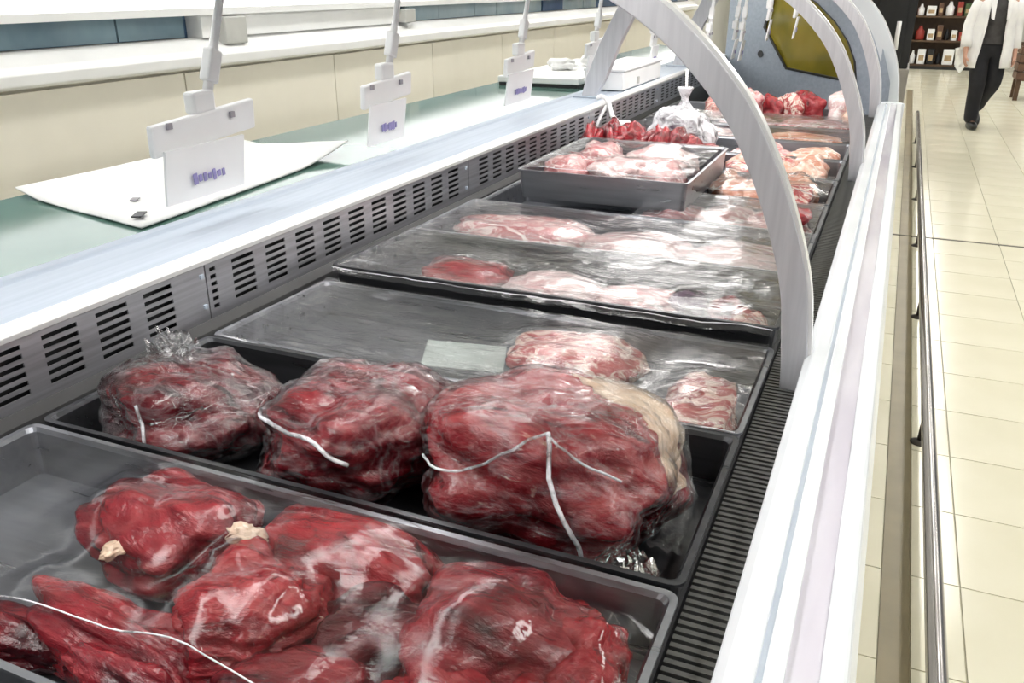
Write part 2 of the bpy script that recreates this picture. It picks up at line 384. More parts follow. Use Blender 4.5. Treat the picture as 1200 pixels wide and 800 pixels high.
cpart(MB().box(-1.156, -1.15, YS, .05, 1.0, 1.125), 'vent_panel', 'steel')

# front rail, built from its strips
def rail(prof, name, m, bevel=.002):
    return cpart(MB().prism_y(prof, YS, 4.93), name, m, bevel=bevel)
rail([(-.066,.955),(.044,.955),(.044,1.012),(-.066,1.012)], 'rail_core', 'railw')
rail([(-.073,.965),(-.066,.955),(-.034,1.012),(-.034,1.031),(-.058,1.031),(-.071,1.020)], 'rail_inner_edge', 'railw', .003)
rail([(-.034,1.012),(-.028,1.012),(-.028,1.026),(-.034,1.026)], 'rail_groove', 'railb', 0)
rail([(-.028,1.012),(-.010,1.012),(-.010,1.034),(-.028,1.032)], 'rail_ridge', 'railw')
rail([(-.010,1.012),(.019,1.012),(.019,1.0275),(-.010,1.0275)], 'rail_insert', 'lilac', 0)
rail([(.019,1.012),(.040,.955),(.050,.966),(.050,1.012),(.042,1.032),(.019,1.034)], 'rail_outer_edge', 'railw', .004)
# rounded end of the rail
endp = MB()
endp.prism_z([(-.008 + .064*math.cos(t), 4.93 + .075*math.sin(t)) for t in [math.pi*i/14 for i in range(15)]], .958, 1.034)
cpart(endp, 'rail_end_cap', 'railw', bevel=.006)
# air return grille: separate bars
cpart(MB().box(-.136, -.06, YS, 5.02, .90, .935), 'grille_well', 'black')
cpart(MB().box(-.137, -.130, YS, 5.02, .90, .968), 'grille_edge', 'black')
bar_me = MB().box(-.029, .029, -.0034, .0034, -.003, .003).mesh('grille_bar', 'bar')
rest = MB(); y = .50; nb = 0
while y < 5.0:
    if nb < 260: inst('grille_bar', bar_me, ct, (.9-.099, y, .958))
    else: rest.box(-.128, -.07, y-.0034, y+.0034, .955, .961)
    nb += 1; y += .0125
tag(cpart(rest, 'grille_bars', 'bar'), kind='stuff')

# arches
AP = [(-.083,.90),(-.084,.98),(-.092,1.06),(-.101,1.13),(-.120,1.20),(-.146,1.27),(-.178,1.34),(-.218,1.41),(-.270,1.473),(-.334,1.533),(-.405,1.582),(-.50,1.630),(-.62,1.672),(-.76,1.703),(-.92,1.722),(-1.1,1.728),(-1.25,1.725)]
def smoothpath(P, n=5):
    out = []
    for i in range(len(P)-1):
        p0 = P[max(i-1,0)]; p1 = P[i]; p2 = P[i+1]; p3 = P[min(i+2,len(P)-1)]
        for k in range(n):
            t = k/n
            out.append(tuple(.5*((2*b)+(-a+c)*t+(2*a-5*b+4*c-d)*t*t+(-a+3*b-3*c+d)*t**3) for a,b,c,d in zip(p0,p1,p2,p3)))
    return out + [P[-1]]
def arch(y, wid, th, dx=0., name='glass_arch', m='arch', p=None):
    P = smoothpath(AP, 4); mb = MB(); base = 0; n = len(P); vs = []; fs = []
    for i, (x, z) in enumerate(P):
        a = P[max(i-1,0)]; b = P[min(i+1,n-1)]; d = Vector((b[0]-a[0], b[1]-a[1])).normalized(); nr = Vector((d.y, -d.x))
        for s, t in ((1,-1),(1,1),(-1,1),(-1,-1)):
            vs.append((x+dx+nr.x*wid/2*s, y+t*th/2, z+nr.y*wid/2*s))
    for i in range(n-1):
        for k in range(4): fs.append((i*4+k, i*4+(k+1)%4, (i+1)*4+(k+1)%4, (i+1)*4+k))
    fs += [(3,2,1,0), tuple((n-1)*4+k for k in range(4))]
    a_ = cpart(MB().add(vs, fs), name, m, bevel=.002)
    # bright edge strip along the outer side
    vs = []; fs = []
    for i, (x, z) in enumerate(P[4:], 4):
        a = P[max(i-1,0)]; b = P[min(i+1,n-1)]; d = Vector((b[0]-a[0], b[1]-a[1])).normalized(); nr = Vector((d.y, -d.x))
        for s, t in ((wid/2,-1),(wid/2,1),(wid/2+.006,1),(wid/2+.006,-1)):
            vs.append((x+dx+nr.x*s, y+t*th*.42, z+nr.y*s))
    q = len(vs)//4
    for i in range(q-1):
        for k in range(4): fs.append((i*4+k, i*4+(k+1)%4, (i+1)*4+(k+1)%4, (i+1)*4+k))
    fs += [(3,2,1,0), tuple((q-1)*4+k for k in range(4))]
    cpart(MB().add(vs, fs), 'arch_edge', 'archedge')
arch(1.41, .043, .03); arch(3.23, .043, .03); arch(4.93, .05, .04)
arch(5.16, .075, .035, .07, 'end_frame', 'railw')
arch(-.42, .043, .03)
# canopy with lamps, rear uprights
cpart(MB().prism_y([(-1.42,1.745),(-.66,1.745),(-.64,1.76),(-.66,1.79),(-1.42,1.80)], YS, 5.6), 'canopy', 'whiteled', bevel=.004)
cpart(MB().prism_y([(-.955,1.745),(-.945,1.745),(-.925,1.625),(-.935,1.625)], YS, 5.6), 'added_lamp_shield', 'whiteled')  # added shield out of view, keeps lamp light off the rear sill
cpart(MB().box(-1.30, -1.27, YS, 5.6, 1.715, 1.745), 'tag_rail', 'sill')
for y in (-.5, .85, 2.2, 3.55):
    cpart(MB().prism_y([(-.88,1.744),(-.87,1.730),(-.83,1.720),(-.77,1.720),(-.73,1.730),(-.72,1.744)], y+.04, y+1.27), 'lamp_diffuser', 'lampE', True)
    for yy in (y+.02, y+1.29): cpart(MB().box(-.885, -.715, yy-.015, yy+.015, 1.71, 1.745), 'lamp_socket', 'whiteled')
for y in (-.4, 3.75, 5.45):
    P = [(-1.25,1.13),(-1.215,1.22),(-1.16,1.36),(-1.09,1.50),(-1.04,1.62),(-1.03,1.745)]
    mb = MB()
    vs = []; fs = []
    for x, z in P:
        for s, t in ((1,-1),(1,1),(-1,1),(-1,-1)): vs.append((x+.045*s*(1 if z > 1.15 else .7), y+.022*t, z))
    for i in range(len(P)-1):
        for k in range(4): fs.append((i*4+k, i*4+(k+1)%4, (i+1)*4+(k+1)%4, (i+1)*4+k))
    fs += [(3,2,1,0), tuple((len(P)-1)*4+k for k in range(4))]
    cpart(mb.add(vs, fs), 'rear_upright', 'arch', bevel=.003)
    cpart(MB().box(-1.31, -1.19, y-.05, y+.05, 1.133, 1.141), 'upright_foot', 'sill', bevel=.002)
# angled end panel with its window
def onend(x, z, off=0.):   # point on the skewed end plane
    return (x, yend(x) - off, z)
def end_poly(pts, th, name, m, parent=None):
    n = len(pts); mb = MB()
    vs = [onend(x, z, 0) for x, z in pts] + [onend(x, z, th) for x, z in pts]
    mb.add(vs, [(i,(i+1)%n,n+(i+1)%n,n+i) for i in range(n)] + [tuple(range(n))[::-1], tuple(range(n,2*n))])
    return cpart(mb, name, m, parent=parent)
WIN = [(-.86,1.335),(-.66,1.10),(-.20,1.085),(-.225,1.20),(-.28,1.30),(-.37,1.40),(-.50,1.50),(-.65,1.57),(-.80,1.60)]
def ring(outer, inner, th, off, name, m, parent=None):
    n = len(outer); vs = []; fs = []
    for o_ in (off, off+th):
        vs += [onend(x, z, o_) for x, z in outer] + [onend(x, z, o_) for x, z in inner]
    for i in range(n):
        j = (i+1) % n
        fs += [(i,j,n+j,n+i), (2*n+i,3*n+i,3*n+j,2*n+j), (i,2*n+i,2*n+j,j), (n+i,n+j,3*n+j,3*n+i)]
    return cpart(MB().add(vs, fs), name, m, parent=parent)
OUT = [(-1.16,1.40),(-1.16,.90),(-.02,.90),(-.03,1.12),(-.09,1.28),(-.2,1.43),(-.38,1.58),(-.7,1.70),(-1.16,1.72)]
ep = ring(OUT, WIN, .03, 0, 'end_panel', 'sill')
cx_ = sum(p[0] for p in WIN)/9; cz_ = sum(p[1] for p in WIN)/9
INN = [(cx_+(x-cx_)*.95, cz_+(z-cz_)*.95) for x, z in WIN]
ring(WIN, INN, .036, -.002, 'window_gasket', 'black', ep)
end_poly(INN, .008, 'window_pane', 'olive', ep)
xk = -.86; mbk = MB().lathe([(.0,0),(.022,0),(.022,.012),(.0,.012)], n=14)
mbk.v = [Vector(onend(xk, 1.17, .032)) + Vector((v[0], -v[2]*.6 - v[0]*1.3, v[1])) for v in mbk.v]
mbk.v = [tuple(v) for v in mbk.v]; cpart(mbk, 'end_panel_plug', 'dark', parent=ep)

# ------------------------------------------------------------ trays
def tray_mesh(Lx, Wy, H, m):
    """open pan with turned-out rim; origin at the rim centre's base"""
    def rr(hx, hy, r, z, n=4):
        out = []
        for cx, cy, a in ((hx-r,hy-r,0),(-hx+r,hy-r,90),(-hx+r,-hy+r,180),(hx-r,-hy+r,270)):
            for k in range(n+1):
                t = R(a + 90*k/n); out.append((cx+r*math.cos(t), cy+r*math.sin(t), z))
        return out
    hx, hy = Lx/2, Wy/2; t = .003
    loops = [rr(hx-.012,hy-.012,.012,0), rr(hx-.006,hy-.006,.014,H-.004), rr(hx,hy,.016,H-.004), rr(hx,hy,.016,H), rr(hx-.008,hy-.008,.013,H), rr(hx-.012,hy-.012,.012,H-.006), rr(hx-.018,hy-.018,.010,t)]
    n = len(loops[0]); mb = MB(); vs = [v for l in loops for v in l]; fs = []
    for i in range(len(loops)-1):
        for k in range(n): fs.append((i*n+k, i*n+(k+1)%n, (i+1)*n+(k+1)%n, (i+1)*n+k))
    fs += [tuple(range(n))[::-1], tuple((len(loops)-1)*n+k for k in range(n))]
    return mb.add(vs, fs).mesh('meat_tray', m)
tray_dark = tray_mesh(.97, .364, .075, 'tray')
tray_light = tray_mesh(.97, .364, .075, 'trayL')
TX = -.612
def tray(y, z, label, me=tray_dark, rot=(0,0,0), x=TX):
    o = inst('meat_tray', me, None, (x, y, z), rot); tag(o, label, 'tray', 'meat trays in the counter'); return o
TZ = .9255

# ------------------------------------------------------------ meat
LUMPS = []   # (cx, cy, z0, hx, hy, h, yaw) for draping the films
def lump_mesh(hx, hy, h, seed, sub=4, amp=.16, ridge=.05, fine=.012, boxy=2.4, groove=0., bend=0., taper=0.):
    """a soft cut of meat lying on its flat side: local origin at its base centre"""
    bm = bmesh.new(); bmesh.ops.create_icosphere(bm, subdivisions=sub, radius=1)
    off = Vector((seed*7.31, seed*3.17, seed*1.93))
    for v in bm.verts:
        p = v.co.copy()
        q = 1.0 / (abs(p.x)**boxy + abs(p.y)**boxy + abs(p.z)**boxy)**(1/boxy)
        d = p.copy(); p = p*q
        r = 1 + amp*1.6*noise.noise(d*1.5 + off) + amp*.5*noise.noise(d*3.1 + off*2)
        if ridge:
            r += ridge*(1 - 2*abs(noise.noise(Vector((d.x*1.6, d.y*4.0, d.z*4.0)) + off*3)))
        if groove:
            g = abs(math.sin(d.y*5.0 + 1.3*noise.noise(d*2 + off) + seed)); r -= groove*(1-g)**3
        if fine: r += fine*noise.noise(d*11 + off)
        p = p*r
        if taper: p.y *= 1 - taper*p.x; p.z *= 1 - taper*.6*p.x
        if bend: p.y += bend*p.x*p.x
        z = p.z
        z = (z+1)/2 if z > -1 else 0
        z = max(z, .06)
        v.co = (p.x*hx, p.y*hy, (z-.06)/.94*h)
    for k, d_ in ((0, hx), (1, hy)):
        lo = min(v.co[k] for v in bm.verts); hi = max(v.co[k] for v in bm.verts)
        for v in bm.verts: v.co[k] = ((v.co[k]-lo)/(hi-lo)*2 - 1)*d_
    top = max(v.co.z for v in bm.verts)
    for v in bm.verts: v.co.z *= h/top
    me = bpy.data.meshes.new('meat'); bm.to_mesh(me); bm.free()
    me.polygons.foreach_set('use_smooth', [True]*len(me.polygons)); me.update(); return me
def cut(name, label, c, z0, hx, hy, h, yaw=0, m='beef', seed=1, group=None, cat='meat', drape=True, **kw):
    me = lump_mesh(hx, hy, h, seed, **kw); me.materials.append(M[m])
    o = inst(name, me, None, (c[0], c[1], z0), (0,0,R(yaw)))
    tag(o, label, cat, group)
    if drape:
        co = np.empty(len(me.vertices)*3); me.vertices.foreach_get('co', co); co = co.reshape(-1, 3); a = R(yaw)
        LUMPS.append(np.stack([c[0] + co[:,0]*math.cos(a) - co[:,1]*math.sin(a), c[1] + co[:,0]*math.sin(a) + co[:,1]*math.cos(a), z0 + co[:,2]], 1))
    return o
def shell(parent, seed, m='wrap', grow=1.035, pinch=None, kw=None, dims=None, sub=5, tails=()):
    """wrap that follows the cut a few millimetres off, gathered into creases towards its pinch points"""
    hx, hy, h = dims
    me = lump_mesh(hx, hy, h, seed, **{**kw, 'sub': sub}); 
    bm = bmesh.new(); bm.from_mesh(me); bm.normal_update()
    off = Vector((seed*2.1, 5.7, 1.3))
    pts = [Vector(p) for p in (pinch or [])]
    for v in bm.verts:
        c = v.co; n = v.normal
        a = .006 + .0055*noise.noise(Vector((c.x*9, c.y*26, c.z*26)) + off) + .003*(1-2*abs(noise.noise(Vector((c.x*30, c.y*60, c.z*40)) + off)))
        for p in pts:
            d = c - p; rr = d.length
            if rr < .13:
                ang = math.atan2(d.y, d.x) ; f = (1-rr/.13)
                a += f*(.004*math.sin(ang*17 + 3*noise.noise(d*20)) + .006*f)
        v.co = c + n*max(a, .002)
    bm.to_mesh(me); bm.free(); me.materials.append(M[m])
    o = inst('plastic_wrap', me, parent); return o
def crumple(name, pts, width, m, parent, seed=0, n=26):
    """gathered tail of film: a creased ribbon along pts"""
    P = [Vector(p) for p in pts]; rows = []; mb = MB(); K = 9
    for i in range(n):
        t = i/(n-1)*(len(P)-1); a = int(min(t, len(P)-2)); f = t-a
        c = P[a].lerp(P[a+1], f); d = (P[a+1]-P[a]).normalized(); s = d.cross(Vector((0,0,1)));
        s = s.normalized() if s.length > .1 else Vector((1,0,0)); u = s.cross(d)
        wv = width[0] + (width[1]-width[0])*i/(n-1)
        for k in range(K):
            q = (k/(K-1)-.5)
            nz = noise.noise(Vector((q*7+seed*3, i*.35, seed)))
            mb.v.append(tuple(c + s*q*wv + u*(nz*wv*.30 + .15*wv*math.sin(k*2.4+seed)) + d*nz*.01))
    for i in range(n-1):
        for k in range(K-1): mb.f.append((i*K+k, i*K+k+1, (i+1)*K+k+1, (i+1)*K+k))
    return mb.build(name, m, parent, True)
from mathutils.bvhtree import BVHTree
def rope(name, pts, r, m, parent):
    if parent.type == 'MESH' and any(c.name.startswith('plastic_wrap') for c in parent.children):      # lie on the wrap's surface
        w_ = next(c for c in parent.children if c.name.startswith('plastic_wrap')).data
        bv = BVHTree.FromPolygons([v.co for v in w_.vertices], [tuple(p.vertices) for p in w_.polygons])
        P = [Vector(p) for p in pts]; out = []
        for i in range(len(P)-1):
            for k in range(6):
                q = P[i].lerp(P[i+1], k/6); co, no, _, _ = bv.find_nearest(q); out.append(co + no*r*.6)
        for _ in range(4): out = [out[0]] + [(out[i-1]+out[i]*2+out[i+1])/4 for i in range(1, len(out)-1)] + [out[-1]]
        pts = [tuple(bv.find_nearest(q)[0]*.35 + q*.65 + bv.find_nearest(q)[1]*r*.8) for q in out]
    return MB().tube(pts, r, 6).build(name, m, parent, True)
def drape_film(label, x0, x1, y0, y1, zr, m='film', sag=.012, seed=0, name='cling_film', res=.0085, wr=.0022, floor_z=None, edge=True):
    """sheet stretched over a tray and whatever stands above its rim"""
    nx = int((x1-x0)/res)+1; ny = int((y1-y0)/res)+1
    X, Yg = np.meshgrid(np.linspace(x0,x1,nx), np.linspace(y0,y1,ny), indexing='ij')
    H = np.full(X.shape, -9.)
    for V in LUMPS:
        ii = np.round((V[:,0]-x0)/(x1-x0)*(nx-1)).astype(int); jj = np.round((V[:,1]-y0)/(y1-y0)*(ny-1)).astype(int)
        ok = (ii >= 0) & (ii < nx) & (jj >= 0) & (jj < ny)
        np.maximum.at(H, (ii[ok], jj[ok]), V[ok,2] + .004)
    Hp = np.pad(H, 1, constant_values=-9)
    H = np.max([Hp[a:a+nx, b:b+ny] for a in range(3) for b in range(3)], 0)
    ex = np.minimum(X-x0, x1-X)/(x1-x0); ey = np.minimum(Yg-y0, y1-Yg)/(y1-y0)
    base = zr - sag*np.clip(np.minimum(ex*6, ey*4), 0, 1)
    Z = np.maximum(base, H)
    for it in range(30):
        Zp = np.pad(Z, 1, mode='edge')
        A = (Zp[:-2,1:-1]+Zp[2:,1:-1]+Zp[1:-1,:-2]+Zp[1:-1,2:])/4
        Z = np.maximum(A, H); Z[0,:] = np.maximum(base, H)[0,:]; Z[-1,:] = np.maximum(base, H)[-1,:]
    mb = MB()
    for i in range(nx):
        for j in range(ny):
            x, y = X[i,j], Yg[i,j]
            z = Z[i,j] + wr*abs(noise.noise(Vector((x*7+seed, y*46+x*9, seed)))) *2 + wr*.8*noise.noise(Vector((x*28, y*16, seed+4)))
            mb.v.append((x, y + .004*noise.noise(Vector((x*9, seed, 1))), z))
    for i in range(nx-1):
        for j in range(ny-1): mb.f.append((i*ny+j, (i+1)*ny+j, (i+1)*ny+j+1, i*ny+j+1))
    if edge:  # the sheet's free edges turn down over the rim
        k0 = len(mb.v)
        loop = [i*ny for i in range(nx)]
        for q in loop: x,y,z = mb.v[q]; mb.v.append((x, y-.005, z-.012))
        for a in range(nx-1): mb.f.append((loop[a], k0+a, k0+a+1, loop[a+1]))
    pe_ = [mb.v[i*ny] for i in range(0, nx, 3)]
    o = mb.build(name, m, None, True); tag(o, label, 'cling film', 'cling film over the trays')
    if edge: rope('rolled_edge', [(x, y-.004, z+.001) for x, y, z in pe_], .0009, 'bag', o)
    return o

def reset(): LUMPS.clear()
BG = 'cuts of beef in the trays'
# --- tray A: heaped beef under film
tray(.565, TZ, 'steel tray heaped with loose dark red beef pieces under folded-back film', tray_light)  # paler steel stands in for film glare over the tray's inside
B0 = TZ + .004
ka = dict(sub=5, amp=.2, ridge=.06, fine=.02)
cut('beef_piece', 'shiny dark red beef piece stretched under film at the back of the heap', (-.735,.645), B0, 0.130, 0.088, 0.111, -8, 'beef', 11, BG, groove=.10, **ka)
cut('beef_piece', 'rough coarse-grained red beef chunk in the middle of the heap', (-.530,.545), B0+.01, 0.090, 0.096, 0.119, 20, 'beef_cut', 12, BG, sub=5, amp=.24, ridge=.11, fine=.05)
cut('beef_piece', 'smooth broad beef piece leaning on the coarse chunk in the heaped tray', (-.490,.650), B0, 0.136, 0.081, 0.111, -12, 'beef_bright', 13, BG, **ka)
cut('beef_piece', 'long striped beef strip lying along the folded film edge', (-.640,.470), B0, 0.153, 0.045, 0.090, -4, 'beef', 14, BG, groove=.12, **ka)
cut('beef_piece', 'dark beef end sticking out from under the film edge', (-.770,.446), B0, 0.102, 0.036, 0.069, 5, 'beef_dark', 15, BG, **ka)
cut('beef_piece', 'narrow red beef strip against the tray rim, not covered by film', (-.600,.434), B0, 0.096, 0.027, 0.080, -3, 'beef', 16, BG, **ka)
cut('beef_piece', 'small dark beef lump wedged between the coarse chunk and the gleaming one', (-.405,.575), B0+.005, 0.073, 0.056, 0.095, 30, 'beef_dark', 17, BG, **ka)
cut('beef_piece', 'large beef piece with a bright curved gleam on its film', (-.300,.625), B0, 0.119, 0.096, 0.119, 10, 'beef', 18, BG, **ka)
cut('beef_piece', 'upright beef end at the grille end of the heaped tray', (-.202,.620), B0, 0.052, 0.096, 0.095, 4, 'beef_bright', 19, BG, groove=.14, **ka)
cut('beef_piece', 'rounded beef piece below the coarse chunk at the tray rim', (-.440,.482), B0, 0.085, 0.062, 0.090, 15, 'beef', 20, BG, **ka)
cut('beef_piece', 'marbled beef piece with pale fat edge beside the upright end', (-.285,.510), B0, 0.090, 0.056, 0.090, -20, 'beef_cut', 21, BG, **ka)
FG = 'fat scraps on the heap'
for i, (x, y, z, s) in enumerate(((-.60,.625,1.012,.017),(-.835,.640,.99,.009),(-.735,.560,1.000,.014))):
    cut('fat_scrap', 'small cream fat scrap on the heaped beef', (x,y), z, s*1.7, s, s*1.1, 40*i, 'fat', 30+i, FG, 'fat', sub=4, amp=.25, ridge=.25, fine=.15)
drape_film('clear film over the heaped beef tray, folded back at one long edge', -1.085, -.137, .449, .742, TZ+.078, 'film', .010, 1, res=.007)
reset()
# --- tray B: three large wrapped joints
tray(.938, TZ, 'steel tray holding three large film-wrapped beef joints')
def joint(label, c, dims, yaw, m, seed, kw, pinch, fats=False, tails=(), ropes=()):
    o = cut('beef_joint', label, c, B0, *dims, yaw, m, seed, BG, 'meat', **{**kw, 'sub': 5})
    shell(o, seed, 'wrap', pinch=pinch, kw=kw, dims=dims)
    if fats:      # a band of fat over the back upper edge, following the joint's own surface
        me = lump_mesh(*dims, seed, **{**kw, 'sub': 6}); bm = bmesh.new(); bm.from_mesh(me); bm.normal_update()
        def keep(c):
            t = .018*noise.noise(c*28) + .010*noise.noise(c*70)
            return c.z > .45*dims[2] and c.x > -.005 + t and c.y > .050 - .42*(c.x-.03) + t
        kill = [v for v in bm.verts if not keep(v.co)]; nrm = {v: v.normal.copy() for v in bm.verts}
        for v in bm.verts: v.co += nrm[v]*(.0025 + .002*noise.noise(v.co*40))
        bmesh.ops.delete(bm, geom=kill, context='VERTS'); bm.to_mesh(me); bm.free(); me.materials.append(M['fat'])
        fo = inst('fat_cap', me, o); so = fo.modifiers.new('thickness', 'SOLIDIFY'); so.thickness = .004; so.offset = -1
    for k, (pts, wd) in enumerate(tails): crumple('wrap_tail', pts, wd, 'wrap', o, seed+k)
    for k, (pts, rr) in enumerate(ropes): rope('film_twist', pts, rr, 'bag', o)
    return o
kb = dict(amp=.20, ridge=.07, fine=.012, boxy=2.6)
joint('dark red wrapped beef joint with pale crumpled film on top, nearest the vent panel', (-.925,.905), (.135,.138,.128), 8, 'beef_dark', 41, {**kb, 'taper': .25}, [(-.05,.0,.12), (.02,-.1,.06)],
      tails=[([(-.03,.06,.10), (-.09,.07,.13), (-.12,.06,.12)], (.05,.10))], ropes=[([(-.02,-.09,.10),(.0,-.122,.06),(-.03,-.128,.02)], .0025)])
joint('rounded wrapped beef joint in the middle with a bright red fold', (-.630,.928), (.135,.146,.150), -6, 'beef', 42, kb, [(.02,.02,.17)],
      ropes=[([(-.13,-.08,.11),(-.06,-.13,.12),(.03,-.14,.125),(.08,-.13,.09)], .003)])
joint('largest wrapped beef joint with fat along the top edge and crumpled film at one end', (-.348,.930), (.186,.147,.180), -4, 'beef_cut', 43, {**kb, 'boxy': 3.0, 'amp': .14, 'taper': .05}, [(.02,-.09,.165), (.10,-.02,.18), (-.1,-.1,.14)],
      fats=True,
      tails=[([(.14,.06,.15),(.172,.0,.09),(.172,-.06,.04)], (.05,.06)), ([(.11,-.10,.035),(.14,-.10,.028),(.165,-.07,.03)], (.08,.07))],
      ropes=[([(.03,-.092,.158),(.06,-.125,.125),(.09,-.148,.08),(.11,-.152,.03)], .003), ([(.03,-.092,.158),(-.04,-.132,.128),(-.10,-.132,.112),(-.14,-.10,.11)], .0018), ([(.03,-.092,.158),(.09,-.10,.152),(.14,-.08,.13)], .0016)])
reset()
# --- tray C: two marbled rib cuts under glaring film
tray(1.305, TZ-.004, 'steel tray with two marbled rib cuts and a pale card under film', tray_light, (R(-1.0),0,0))
kr = dict(sub=4, amp=.14, ridge=.08, fine=.03, boxy=3.6)
cut('rib_cut', 'flat marbled rib slab lying under streaky film beside the pale card', (-.460,1.345), B0, 0.138, 0.085, 0.079, -3, 'rib', 51, 'marbled rib cuts', **kr)
cut('rib_cut', 'marbled rib cut with bones standing at the grille end of its tray', (-.210,1.245), B0, 0.061, 0.105, 0.077, 8, 'rib', 52, 'marbled rib cuts', **kr)
tag(MB().obox((-.655,1.290,.965), .075, .045, .0015, R(20), R(4), R(8)).build('blank_card', 'card'), 'pale greenish blank card under the film beside the rib slab', 'card')
drape_film('glaring streaky film over the rib cut tray', -1.085, -.137, 1.125, 1.482, TZ+.076, 'filmh', .016, 2)
reset()
# --- tray D
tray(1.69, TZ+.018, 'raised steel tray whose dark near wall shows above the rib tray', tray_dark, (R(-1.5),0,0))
z = TZ+.024
cut('beef_piece', 'red and pink beef piece under film with painted glare nearest the vent panel', (-.835,1.64), z, 0.117, 0.097, 0.075, 5, 'beef_bright', 61, BG, amp=.2)
cut('pork_piece', 'pale pork slab next to the red beef piece under film', (-.620,1.65), z, 0.135, 0.091, 0.066, -4, 'pale', 62, 'pork under film', amp=.15)
cut('pork_piece', 'pale pink pork slab behind white glare in the raised tray', (-.430,1.66), z, 0.099, 0.097, 0.061, 3, 'pink', 63, 'pork under film', amp=.15)
cut('offal_piece', 'dark purple offal piece between pink pork and red beef', (-.325,1.68), z, 0.047, 0.057, 0.066, 0, 'purple', 64, None, 'meat', amp=.2)
cut('beef_piece', 'small bright red beef piece beside the dark purple offal', (-.245,1.67), z, 0.041, 0.051, 0.066, 0, 'beef_bright', 65, BG, amp=.2)
cut('beef_piece', 'small red beef piece in the corner of the raised tray by the grille', (-.195,1.585), z, 0.047, 0.057, 0.073, 0, 'rib', 66, BG, amp=.2)
drape_film('film with painted white glare over the raised tray of pork and offal', -1.085, -.137, 1.505, 1.872, TZ+.095, 'filmh', .014, 3)
reset()
# --- tray E
tray(2.065, TZ+.012, 'steel tray with a long pink pork slab under film before the lifted pan', tray_light)
z = TZ+.017
cut('pork_piece', 'long pink pork slab with red end under film', (-.850,2.03), z, 0.199, 0.108, 0.086, 4, 'pink', 71, 'pork under film', amp=.14, boxy=3)
cut('pork_piece', 'pale pork piece with white fat next to the long pink slab', (-.530,2.03), z, 0.152, 0.114, 0.077, -3, 'pale', 72, 'pork under film', amp=.14)
cut('pork_piece', 'very pale pork piece at the grille end beside the lifted pan', (-.285,2.03), z, 0.135, 0.114, 0.077, -3, 'pale', 73, 'pork under film', amp=.14)
drape_film('streaked film over the long pink pork slab', -1.085, -.137, 1.885, 2.240, TZ+.089, 'filmh', .008, 4)
reset()
# --- tray F right half and raised pan F left
tray(2.44, TZ, 'steel tray of pink pork partly under the lifted pan', tray_light)
for i, (x, y) in enumerate(((-.53,2.41),(-.38,2.44),(-.245,2.41))):
    cut('pork_piece', ['pink pork slab under film by the corner of the lifted pan','pink pork slab with streaks of red under film','pink pork slab under film at the grille end by the red beef block'][i], (x,y), B0, 0.099, 0.114, 0.083, 10*i, ['pink','pale','pink'][i], 80+i, 'pork under film', amp=.15)
drape_film('pink-looking film over the pork beside the lifted pan', -.62, -.137, 2.265, 2.615, TZ+.082, 'filmh', .006, 5)
reset()
cut('beef_piece', 'red beef block resting on the pork film near the grille', (-.19,2.36), TZ+.085, 0.041, 0.068, 0.039, 0, 'beef_bright', 85, BG, amp=.2, drape=False)
lifted = tray_mesh(.52, .62, .085, 'trayL')
tray(2.66, TZ+.078, 'lifted grey steel pan standing higher than the other trays', lifted, x=-.745)
z = TZ+.083
for i, (x, y, hx, hy, m) in enumerate(((-.885,2.505,.072,.09,'pink'),(-.74,2.505,.075,.10,'pale'),(-.60,2.54,.062,.10,'pink'),(-.865,2.74,.085,.12,'pink'),(-.66,2.76,.11,.12,'pale'))):
    cut('pork_piece', ['pink pork piece at the vent corner of the lifted pan','pale pork piece in the middle of the lifted pan','pink pork piece at the grille side of the lifted pan','pink pork piece at the far vent side of the lifted pan','pale fatty pork piece at the far side of the lifted pan'][i], (x,y), z, hx*1.15, hy*1.12, .108, 7*i-14, m, 90+i, 'pork in the lifted pan', amp=.22, ridge=.1, fine=.03)
drape_film('thin wrinkled film over the lifted pan of pork', -.99, -.50, 2.37, 2.95, TZ+.170, 'film', .004, 6)
reset()
# peach chicken rows on the grille side
tray(2.815, TZ, 'steel tray of peach-coloured cuts beside the lifted pan', tray_light)
tray(3.19, TZ, 'steel tray of peach-coloured cuts and dark red strips', tray_light)
CH = 'peach cuts in rows'
pos = [(-.40,2.74),(-.30,2.72),(-.20,2.70),(-.42,2.88),(-.31,2.87),(-.20,2.86),(-.42,3.10),(-.31,3.09),(-.20,3.08),(-.42,3.26),(-.31,3.25),(-.20,3.24)]
for i, (x, y) in enumerate(pos):
    x -= .035
    cut('chicken_cut', 'peach-coloured raw cut in a row beside the lifted pan' if y < 3 else 'peach-coloured raw cut in a row beside the dark red strips', (x,y), B0, .066, .095, .095 + .008*(i%3), 15-9*(i%5), ['orange','orange','rib','orange'][i%4], 100+i, CH + (' by the pan' if y < 3 else ' by the strips'), amp=.2, ridge=.08)
drape_film('thin film over the first row of peach-coloured cuts', -.49, -.137, 2.64, 2.99, TZ+.09, 'film', .004, 7); 
reset()
# dark red strips behind the lifted pan
rnd = random.Random(5)
for i in range(9):
    x = -1.02 + .048*i; y = 3.10 + rnd.uniform(-.05,.07)
    cut('beef_strip', 'bright dark red beef strip piled behind the lifted pan', (x,y), B0 + .002*(i%2), .052, .14, .185 + rnd.uniform(-.02,.025), rnd.uniform(-25,25), ['beef_bright','beef','beef_bright'][i%3], 120+i, 'beef strips behind the lifted pan', amp=.3, ridge=.14, fine=.04, drape=False)
